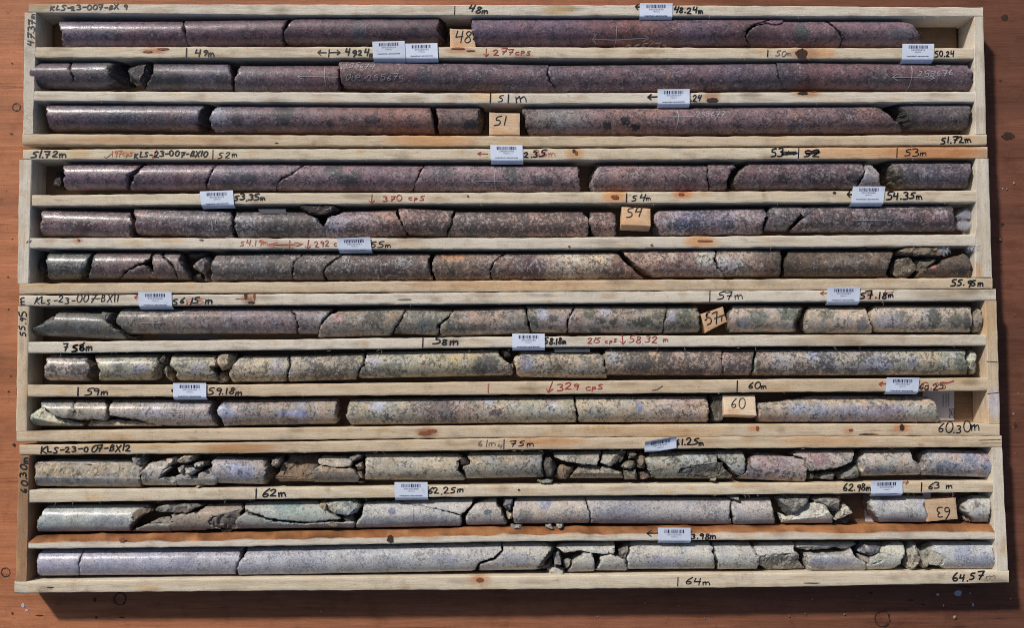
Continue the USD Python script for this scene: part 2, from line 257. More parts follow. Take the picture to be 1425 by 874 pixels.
def write(text, p0, p1, hpx, mat, parent, z=None, width=.0021, surf=None, name='handwriting'):
    """text from photo pixel p0 to p1 along its base line, capitals hpx pixels tall, on the board top (height z) or draped on surf(x, y)"""
    z = ZT if z is None else z
    a, b = at(*p0, z)[:2], at(*p1, z)[:2]
    st, w = strokes(text, next(seeds))
    u = (b - a) / w; un = (b - a) / np.linalg.norm(b - a); v = np.array([-un[1], un[0]]) * hpx * MM
    ls = [a + l[:, :1] * u + l[:, 1:] * v for l in st]
    m = ribbon(ls, width, .00018)
    return lay(m, mat, parent, z, surf, name)
def lay(m, mat, parent, z, surf=None, name='handwriting', gap=.00012):
    v = np.asarray(m.vertices)
    if surf is not None:
        m = m.subdivide_to_size(.003); v = np.asarray(m.vertices).copy()
        v[:, 2] += surf(v[:, 0], v[:, 1]) + gap + .0002
    else:
        v = v.copy(); v[:, 2] += z + gap
    return obj(name, (v, m.faces), mat, parent)
def marks(lines_px, mat, parent, z=None, width=.0014, surf=None, name='pen_mark'):
    z = ZT if z is None else z
    ls = [np.array([at(x, y, z)[:2] for x, y in l]) for l in lines_px]
    return lay(ribbon(ls, width, .00018), mat, parent, z, surf, name)

# ------------------------------------------------------------------ boards
PINE = lin((210, 202, 188))
def tinted(v, base, stains):
    t = np.tile(base, (len(v), 1))
    q = pix(v)
    for (x, y, rx, ry, col, s) in stains:
        d = ((q[:, 0] - x) / rx) ** 2 + ((q[:, 1] - y) / ry) ** 2
        w = np.clip(1.3 - d, 0, 1)[:, None] * s
        t = t * (1 - w) + lin(col) * w
    return t
def board(name, parent, secs, z0, z1, mat, base=PINE, stains=(), along='x', wane=0.0, wane_col=None, seed=0, label=None):
    """sawn board. secs: along x: (px x, px top edge, px bottom edge) stations; along y: (px y, px left edge, px right edge), at the board's top"""
    secs = np.array(secs, float)
    if along == 'x': A = np.array([at(s[0], s[1], z1)[:2] for s in secs]); B = np.array([at(s[0], s[2], z1)[:2] for s in secs]); k = 0
    else: A = np.array([at(s[1], s[0], z1)[:2] for s in secs]); B = np.array([at(s[2], s[0], z1)[:2] for s in secs]); k = 1
    len_ = np.linalg.norm(A[-1] - A[0]); n = max(4, int(len_ / .005))
    t = np.linspace(0, 1, n); tt = np.linspace(0, 1, len(A))
    if along == 'x': tt = (secs[:, 0] - secs[0, 0]) / (secs[-1, 0] - secs[0, 0])
    else: tt = (secs[:, 0] - secs[0, 0]) / (secs[-1, 0] - secs[0, 0])
    P = np.stack([np.interp(t, tt, A[:, i]) for i in (0, 1)], 1); Q = np.stack([np.interp(t, tt, B[:, i]) for i in (0, 1)], 1)
    c = .0011
    # section: from the A side bottom, up, over the top, down the B side
    rows, cols = [], []
    d = (Q - P); wd = np.linalg.norm(d, axis=1, keepdims=True); d = d / wd
    wv = wane
    prof = [(0.0, z0), (0.0, (z0 + z1) / 2), (0.0, z1 - max(c, wv * 1.15)), (max(c, wv), z1)] + [('f', .25), ('f', .5), ('f', .75)] + [('e', c, z1), ('e', 0.0, z1 - c), ('e', 0.0, (z0 + z1) / 2), ('e', 0.0, z0)]
    pts = []
    fz = lambda x, s: (meshkit.fbm(x, 3, seed * 17 + s) - .5)
    for j, pr in enumerate(prof):
        if pr[0] == 'f': off = max(c, wv) + (wd - max(c, wv) - c) * pr[1]; zz = z1
        elif pr[0] == 'e': off = wd - pr[1]; zz = pr[2]
        else: off = np.full_like(wd, pr[0]); zz = pr[1]
        base_p = P + d * off
        ramp = np.stack([t * len_ * 60, np.full(n, j * 3.3), np.zeros(n)], 1)
        wob = fz(ramp, j) * (.0019 if j in (2, 3, 7, 8) else .0008)
        if wv and j in (2, 3): wob = fz(ramp * .6, j) * wv * .9
        dz = fz(ramp, j + 40) * (.0006 if 3 <= j <= 7 else (.0016 if wv and j == 2 else .0006))
        if j in (0, 10): dz = dz * 0
        pts.append(np.column_stack([base_p + d * wob[:, None], zz + dz]))
    pts = np.stack(pts, 1); m = len(prof)                      # n x m x 3
    idx = np.arange(n * m).reshape(n, m); nx = np.roll(idx, -1, 1)
    a, b, c2, d2 = idx[:-1], idx[1:], nx[1:], nx[:-1]
    q = np.stack([a, b, c2, d2], -1).reshape(-1, 4)
    f = np.vstack([q[:, [0, 1, 2]], q[:, [0, 2, 3]]])
    caps = []
    for row, flip in ((idx[0], False), (idx[-1], True)):
        poly = [0, 1, 2, 3, 4, 5, 6, 7, 8, 9, 10]
        tri = [(row[0], row[i], row[i + 1]) for i in range(1, m - 1)]
        caps += [(p, r, s) if not flip else (p, s, r) for p, r, s in tri]
    f = np.vstack([f, np.array(caps)])
    v = pts.reshape(-1, 3)
    mesh = trimesh.Trimesh(v, f, process=False)
    if mesh.volume < 0: mesh.invert()
    tint = tinted(v, base, stains)
    if wv:
        jj = np.tile(np.arange(m), n); w_ = np.isin(jj, (0, 1, 2, 3))
        bk = np.clip((meshkit.fbm(v * [34, 200, 200], 4, seed + 3) - .50) * 7, 0, 1)[:, None] * .8
        wc = (np.tile(lin(wane_col), (len(v), 1)) * (1 - bk) + lin((112, 66, 38)) * bk) * (0.15 + 1.6 * meshkit.fbm(v * [60, 220, 220], 4, seed)[:, None])
        tint[w_] = wc[w_]
    p = obj(name, mesh, mat, parent, smooth=28, attrs={'tint': tint})
    if label: tag(prim(p), label)
    return p
def knot(parent, x, y, rx, ry, mat=None, z=None, name='knot', seed=0):
    r = np.random.default_rng(int(x * 7 + y)); z = ZT if z is None else z
    k = 18; a = np.linspace(0, 2 * np.pi, k, endpoint=False); rad = 1 + r.normal(0, .10, k)
    c = [at(x + rx * q * math.cos(t), y + ry * q * math.sin(t), z)[:2] for t, q in zip(a, rad)]
    m = trimesh.creation.extrude_polygon(Polygon(c).buffer(0), .0003, engine='earcut')
    return lay(m, mat or KNOT, parent, z, None, name, gap=.0001)

# ------------------------------------------------------------------ the plywood sheet
pl_z = 0.0
v_, f_ = [], []
nx_, ny_ = 230, 140
xs, ys = np.linspace(-1.25, 1.25, nx_), np.linspace(-.85, .85, ny_)
gx, gy = np.meshgrid(xs, ys, indexing='ij')
top = np.stack([gx, gy, np.zeros_like(gx) - .0002], -1).reshape(-1, 3)
idx = np.arange(nx_ * ny_).reshape(nx_, ny_)
q = np.stack([idx[:-1, :-1], idx[1:, :-1], idx[1:, 1:], idx[:-1, 1:]], -1).reshape(-1, 4)
f = np.vstack([q[:, [0, 1, 2]], q[:, [0, 2, 3]]])
low = trimesh.creation.box(bounds=[(-1.25, -.85, -.018), (1.25, .85, -.0008)])
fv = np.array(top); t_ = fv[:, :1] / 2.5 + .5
base = lin((168, 110, 78)) * (1 - np.clip((t_ - .2) / .6, 0, 1)) + lin((112, 73, 58)) * np.clip((t_ - .2) / .6, 0, 1)  # redder and darker toward the right, uneven light partly painted into the tint
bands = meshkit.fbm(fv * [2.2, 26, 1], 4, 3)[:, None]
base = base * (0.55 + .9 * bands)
low_tint = np.tile(lin((150, 100, 70)), (len(low.vertices), 1))
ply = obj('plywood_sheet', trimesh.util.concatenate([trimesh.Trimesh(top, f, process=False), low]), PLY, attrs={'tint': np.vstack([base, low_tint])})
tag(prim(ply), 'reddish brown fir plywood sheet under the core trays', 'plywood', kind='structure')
def ring(parent, x, y, r0, r1, z):
    c0 = at(x, y, z)[:2]; a = np.linspace(0, 2 * np.pi, 24, endpoint=False); r = np.random.default_rng(int(x))
    o = [c0 + MM * r1 * (1 + r.normal(0, .05)) * np.array([math.cos(t), math.sin(t)]) for t in a]
    i = [c0 + MM * r0 * (1 + r.normal(0, .07)) * np.array([math.cos(t), math.sin(t)]) for t in a]
    return lay(trimesh.creation.extrude_polygon(Polygon(o, [i]).buffer(0), .0002, engine='earcut'), KNOT_RING, parent, z, None, 'knot', gap=-.00005)
for x, y, r0, r1 in ((23, 149, 5.0, 6.5), (8, 797, 5.5, 6.8), (167, 834, 7.6, 9.2), (1228, 862, 10, 11.4)): ring(ply, x, y, r0, r1, 0)
for x, y, rx, ry in ((1403, 189, 9, 5), (1398, 24, 5, 4), (1392, 112, 1.6, 1.6), (1395, 312, 2.5, 2), (55, 857, 5, .8), (1212, 826, 3, 1.5), (1267, 836, 4, 1.2), (1285, 842, 2, 1.5), (132, 835, 2, 3), (134, 860, 1.8, 1.8), (170, 860, 4, .8), (16, 186, 2.2, 1.2), (1413, 592, 2, 4)):
    knot(ply, x, y, rx, ry, KNOT, 0.0, 'pitch_fleck')
for x, y, rx, ry in ((1333, 826, 5, 4.2), (1305, 828, 2, 2), (1350, 826, 1, 1), (1354, 842, 1.5, 2), (32, 843, 2.2, 3.2), (37, 850, 2.4, 1.4), (1313, 843, .8, 2), (1395, 262, .9, .9), (1410, 576, 1.2, 1)):
    knot(ply, x, y, rx, ry, PAINT, 0.0, 'paint_drip')

# ------------------------------------------------------------------ the four core trays
DKW, YEL, BRN, GRY = (128, 110, 92), (208, 186, 148), (166, 134, 102), (158, 146, 132)
FLOOR = .0065
rg = np.random.default_rng(21)
def mottles(secs, n, along='x'):
    """the small stains of handled, rough timber"""
    out = []
    s = np.array(secs, float)
    for _ in range(n):
        x = rg.uniform(s[0, 0], s[-1, 0]); a = np.interp(x, s[:, 0], s[:, 1]); b = np.interp(x, s[:, 0], s[:, 2]); y = rg.uniform(a, b)
        col = (GRY, BRN, YEL, DKW, (196, 158, 110))[rg.integers(5)]
        out.append((x, y, rg.uniform(3, 26), rg.uniform(1.5, 6), col, rg.uniform(.12, .55)) if along == 'x' else (y, x, rg.uniform(1.5, 6), rg.uniform(3, 20), col, rg.uniform(.12, .4)))
    return out
TR = {}
def tray(label, top_rail, low_rail, div1, div2, left, right, tints, waned=None):
    c = at((left[0][1] + right[0][2]) / 2, (top_rail[0][1] + low_rail[-1][2]) / 2, 0); c[2] = 0
    t = thing('core_tray', label, 'core tray', c, 'wooden core trays side by side')
    k = len(TR) + 1
    y0 = at(712, (top_rail[0][2] + top_rail[-1][2]) / 2, ZT)[1]; y1 = at(712, (low_rail[0][1] + low_rail[-1][1]) / 2, ZT)[1]
    sx = [at(s, 437, ZT)[0] for s in (left[0][2], right[0][1])]
    mid = .5 * (y0 + y1)
    bm = trimesh.creation.box(bounds=[(sx[0] - .010, y1 - .004, .0004), (sx[1] + .010, y0 + .004, FLOOR)])
    bm = bm.subdivide_to_size(.03)
    obj('base_panel', bm, WOOD_X, t, attrs={'tint': tinted(np.asarray(bm.vertices), lin((132, 110, 90)), [(s[0], s[1], 30, 8, (100, 84, 70), .5) for s in zip(rg.uniform(50, 1350, 25), np.linspace(top_rail[0][1], low_rail[0][2], 25))])})
    r = {}
    r['top'] = board('side_rail', t, top_rail, .0003, ZT, WOOD_X, tints[0], mottles(top_rail, 44) + EX.get((k, 'top'), []), seed=k * 10)
    r['low'] = board('side_rail', t, low_rail, .0003, ZT, WOOD_X, tints[1], mottles(low_rail, 44) + EX.get((k, 'low'), []), seed=k * 10 + 1)
    r['d1'] = board('divider', t, div1, FLOOR + .0002, ZT - .0006, WOOD_X, tints[2], mottles(div1, 44) + EX.get((k, 'd1'), []), seed=k * 10 + 2)
    kw = dict(wane=.0085, wane_col=(150, 104, 68), label='divider with a bark-edged orange side') if waned else {}
    r['d2'] = board('divider', t, div2, FLOOR + .0002, ZT - .0006, WOOD_X, tints[3], mottles(div2, 44) + EX.get((k, 'd2'), []), seed=k * 10 + 3, **kw)
    r['left'] = board('end_board', t, left, .0004, ZT - .0003, EX.get((k, 'lm'), WOOD_Y), tints[4], mottles(left, 8, 'y') + EX.get((k, 'left'), []), along='y', seed=k * 10 + 4)
    r['right'] = board('end_board', t, right, .0004, ZT - .0003, WOOD_Y, tints[5], mottles(right, 8, 'y') + EX.get((k, 'right'), []), along='y', seed=k * 10 + 5)
    TR[k] = r; r['t'] = t
    return t
P0 = PINE; PY = lin((208, 196, 175)); PB = lin((202, 184, 159)); PD = lin((156, 122, 94))
EX = {(1, 'lm'): WOOD_END,
 (1, 'top'): [(40, 12, 40, 10, (168, 150, 126), .7), (795 - 20, 14, 25, 7, (190, 160, 110), .6)],
 (1, 'd1'): [(215, 70, 20, 4, (190, 110, 70), .7), (1122, 74, 26, 9, (170, 110, 70), .75), (1150, 73, 15, 8, (216, 160, 108), .6), (640, 70, 22, 5, (176, 110, 66), .6)],
 (1, 'd2'): [(990, 135, 14, 9, (170, 120, 76), .7), (1123, 130, 22, 6, (180, 130, 84), .7), (675, 133, 25, 8, (226, 186, 128), .6)],
 (1, 'low'): [(600, 195, 70, 10, (200, 140, 76), .6), (200, 195, 160, 5, (180, 130, 76), .5), (60, 200, 40, 6, (150, 120, 90), .5)],
 (2, 'top'): [(1300, 212, 90, 14, (190, 128, 78), .85), (1180, 212, 70, 12, (206, 150, 96), .6), (800, 213, 14, 10, (190, 140, 84), .7), (110, 213, 18, 9, (190, 150, 100), .5)],
 (2, 'd1'): [(855, 273, 20, 9, (214, 150, 86), .8), (950, 270, 16, 7, (206, 130, 74), .8)],
 (2, 'd2'): [(975, 336, 26, 9, (206, 146, 88), .8), (108, 335, 8, 5, (180, 120, 70), .6)],
 (2, 'right'): [(1362, 376, 6, 14, (190, 140, 90), .7), (1365, 330, 14, 40, (196, 186, 168), .6)],
 (2, 'low'): [(720, 397, 160, 7, (206, 160, 110), .5), (60, 396, 60, 6, (186, 156, 116), .5)],
 (3, 'top'): [(1320, 408, 60, 12, (160, 146, 124), .6), (346, 416, 12, 9, (160, 104, 70), .7), (1350, 404, 16, 8, (120, 108, 92), .5)],
 (3, 'd1'): [(1200, 474, 120, 8, (176, 158, 134), .6)],
 (3, 'd2'): [(1200, 536, 140, 8, (180, 160, 132), .5), (1350, 532, 14, 6, (130, 112, 92), .6)],
 (3, 'low'): [(900, 600, 120, 9, (190, 150, 104), .5), (595, 602, 16, 8, (150, 90, 56), .8), (1050, 596, 10, 6, (190, 130, 84), .7), (1255, 596, 14, 7, (196, 130, 80), .7), (1180, 600, 8, 5, (190, 130, 84), .7)],
 (3, 'right'): [(1384, 560, 10, 22, (200, 196, 206), .8), (1376, 440, 12, 40, (190, 150, 106), .5)],
 (4, 'top'): [(330, 624, 60, 8, (170, 120, 72), .7), (760, 614, 60, 8, (190, 130, 76), .6), (200, 620, 90, 5, (196, 164, 110), .5), (1150, 614, 70, 8, (196, 146, 96), .5)],
 (4, 'd1'): [(1200, 677, 150, 8, (196, 166, 122), .4)],
 (4, 'low'): [(667, 807, 16, 9, (190, 130, 84), .7), (300, 812, 160, 5, (190, 176, 150), .5), (1310, 803, 6, 5, (150, 140, 120), .5)],
}
tray('topmost core tray, purple-red core inside, marked BX 9',
     [(40, 5, 17), (355, 5.5, 20), (720, 6.2, 21.3), (1065, 7.5, 21.8), (1368, 9.5, 22.5)], [(31, 186, 201), (355, 187.6, 202.6), (720, 189, 203.4), (1065, 189.4, 203), (1373, 186.6, 201)],
     [(48.5, 65, 80), (355, 64.5, 80), (715, 65, 80.3), (1065, 66, 81.5), (1355, 66.2, 81.5)], [(47, 126.5, 140), (355, 127.6, 142), (720, 129.4, 144), (1065, 128, 143), (1357, 127, 141.3)],
     [(17, 34, 51), (100, 32.8, 48.6), (186, 31.6, 46.2)], [(22.4, 1355.4, 1369), (100, 1356, 1371), (186.5, 1357, 1373)], [P0, PB, PY, P0, P0, P0])
tray('second core tray from top, marked BX 10, purple core turning speckled',
     [(32, 207.7, 221.8), (355, 207, 222), (720, 206.7, 222.4), (1065, 205.4, 221.5), (1374, 204, 220)], [(27, 394.5, 409), (355, 392.6, 407.6), (720, 390.4, 405.8), (1065, 388.4, 404), (1381, 386.6, 402)],
     [(44.5, 271.5, 286.8), (355, 268.4, 284), (715, 267.6, 283), (1065, 266, 282), (1359, 265, 281.5)], [(41.5, 331, 345.6), (355, 331.4, 346.6), (715, 331, 346.6), (1065, 328, 344), (1357, 326, 342)],
     [(222, 26.6, 44.4), (310, 25.2, 42.2), (394.3, 24, 40)], [(220.3, 1358, 1376), (300, 1358, 1378.5), (386.6, 1357, 1381)], [PY, PB, PY, P0, P0, P0])
tray('third core tray from top, pinkish to cream core inside, marked BX 11',
     [(27, 411.3, 426), (355, 409.4, 424.6), (720, 406.6, 422.5), (1065, 404.4, 420), (1386, 402.6, 418)], [(23, 600.6, 615.2), (355, 596.4, 613), (720, 592.4, 609), (1065, 590.6, 608), (1391, 590, 606.6)],
     [(39.5, 476, 492), (360, 473, 487.4), (715, 468.4, 483.4), (1065, 466.2, 482), (1372, 466, 481)], [(38.5, 536, 552.6), (355, 535.4, 551.8), (715, 531, 549.4), (1065, 528, 546.2), (1374, 526, 544)],
     [(426.2, 25, 40), (515, 23.5, 38.6), (600.4, 22, 37)], [(418.4, 1371, 1387), (500, 1373.4, 1390), (589.8, 1375, 1392)], [P0, PB, P0, PB, PB, PB])
tray('bottom core tray with pale grey broken core, marked BX 12',
     [(27, 619.6, 633.5), (355, 616, 631), (720, 609.6, 626.2), (1065, 607.6, 624), (1394, 606.9, 622.6)], [(20, 810, 826), (355, 805, 823), (720, 802.4, 821), (1065, 798.6, 818), (1404, 794.6, 811.6)],
     [(41, 682.6, 700), (355, 680, 695.4), (715, 676, 691), (1065, 673.4, 688.4), (1382, 670, 685.4)], [(39.5, 748, 764.4), (355, 743, 761), (715, 735.6, 754), (1065, 733.6, 752), (1386, 731.6, 751.2)],
     [(633.7, 26, 41), (720, 23.5, 39.6), (809.7, 21, 38)], [(622.9, 1380, 1395), (710, 1383, 1399), (794.5, 1386.6, 1403.6)], [PB, PY, PY, P0, PD, P0], waned=True)
def R_(k, b): return TR[k][b]
K_ = knot
for k, b, x, y, rx, ry, mt in ((1, 'd1', 1115, 75, 8.5, 7.2, KNOT), (1, 'd1', 205, 71.5, 6, 1.4, KNOT_RED), (1, 'd1', 227, 67.5, 8, 1.5, KNOT_RED), (1, 'd1', 638, 67, 10, 1.2, KNOT_RED), (1, 'd1', 655, 70, 6, 1.0, KNOT_RED), (1, 'd2', 991, 139, 8, 3.4, KNOT), (1, 'd2', 1117, 129.4, 7, 1.8, KNOT),
        (1, 'low', 1395 - 1010, 199, 3, 1, KNOT), (2, 'top', 798.5, 210, 2.4, 2.8, KNOT), (2, 'top', 802, 213, 2.2, 3.4, KNOT_RED), (2, 'd1', 855.5, 274, 5.4, 3.0, KNOT_RED), (2, 'd1', 948, 270, 4, 1.8, KNOT_RED), (2, 'd1', 651, 272.5, 1.6, 1.4, KNOT_RED), (2, 'd1', 1161, 268, 2.4, 1.6, KNOT), (2, 'd2', 980, 335, 11, 1.2, KNOT_RED), (2, 'd2', 907, 341, 2, 1.5, KNOT_RED), (2, 'd2', 792, 343, 1.6, 1.4, KNOT_RED), (2, 'd2', 109, 334, 2, 1.4, KNOT_RED), (2, 'd2', 280, 333.6, 3, 1, KNOT_RED),
        (3, 'top', 342, 412, 2.2, 4.5, KNOT), (3, 'top', 350, 421, 5, 2.4, KNOT), (3, 'top', 354, 413, 1.6, 5.5, KNOT_RED), (3, 'low', 592, 603.5, 9, 3, KNOT_RED), (3, 'low', 601, 600, 7, 2.2, KNOT_RED), (3, 'low', 1054, 596.5, 2.6, 3.6, KNOT_RED), (3, 'low', 1255, 595, 3.2, 4.6, KNOT), (3, 'low', 1184, 599, 3.4, 2, KNOT_RED), (3, 'low', 1208, 604.6, 13, 1, KNOT), (3, 'top', 563, 417, 10, 1.3, INK_FADED),
        (4, 'd2', 543, 750.5, 4.6, 5.4, KNOT), (4, 'low', 668, 808, 5.4, 3.6, KNOT_RED), (4, 'd1', 722, 682, 1.6, 1.4, KNOT), (4, 'low', 1129, 812, 11, .7, KNOT), (4, 'low', 70, 818, 5, .7, KNOT), (4, 'd2', 170, 752.2, 4.4, 3.4, KNOT_RED)):
    K_(R_(k, b), x, y, rx, ry, mt)
# splits of the rough timber
for k, b, ls in ((1, 'top', [[(60, 19), (90, 20), (110, 19)]]), (3, 'right', [[(1373, 503), (1389, 504)], [(1374, 548), (1393, 546)]]), (2, 'right', [[(1345, 386), (1379, 386)]]), (4, 'top', [[(1362, 613), (1392, 612)], [(1366, 617), (1393, 617)]])):
    marks(ls, KNOT, R_(k, b), ZT, .0008, None, 'split')

# ------------------------------------------------------------------ drill core: a cylinder cut by its broken ends
ZS = 1425 / 360.0
X0 = {'A': 0, 'B': 355, 'C': 710, 'D': 1065}
Y0 = 0
def toks(s):
    out, x0 = [], 0
    for w in s.split():
        if w in X0: x0 = X0[w]; continue
        a, b = w.split(','); out.append((x0 + float(a) / ZS, Y0 + float(b) / ZS))
    return out
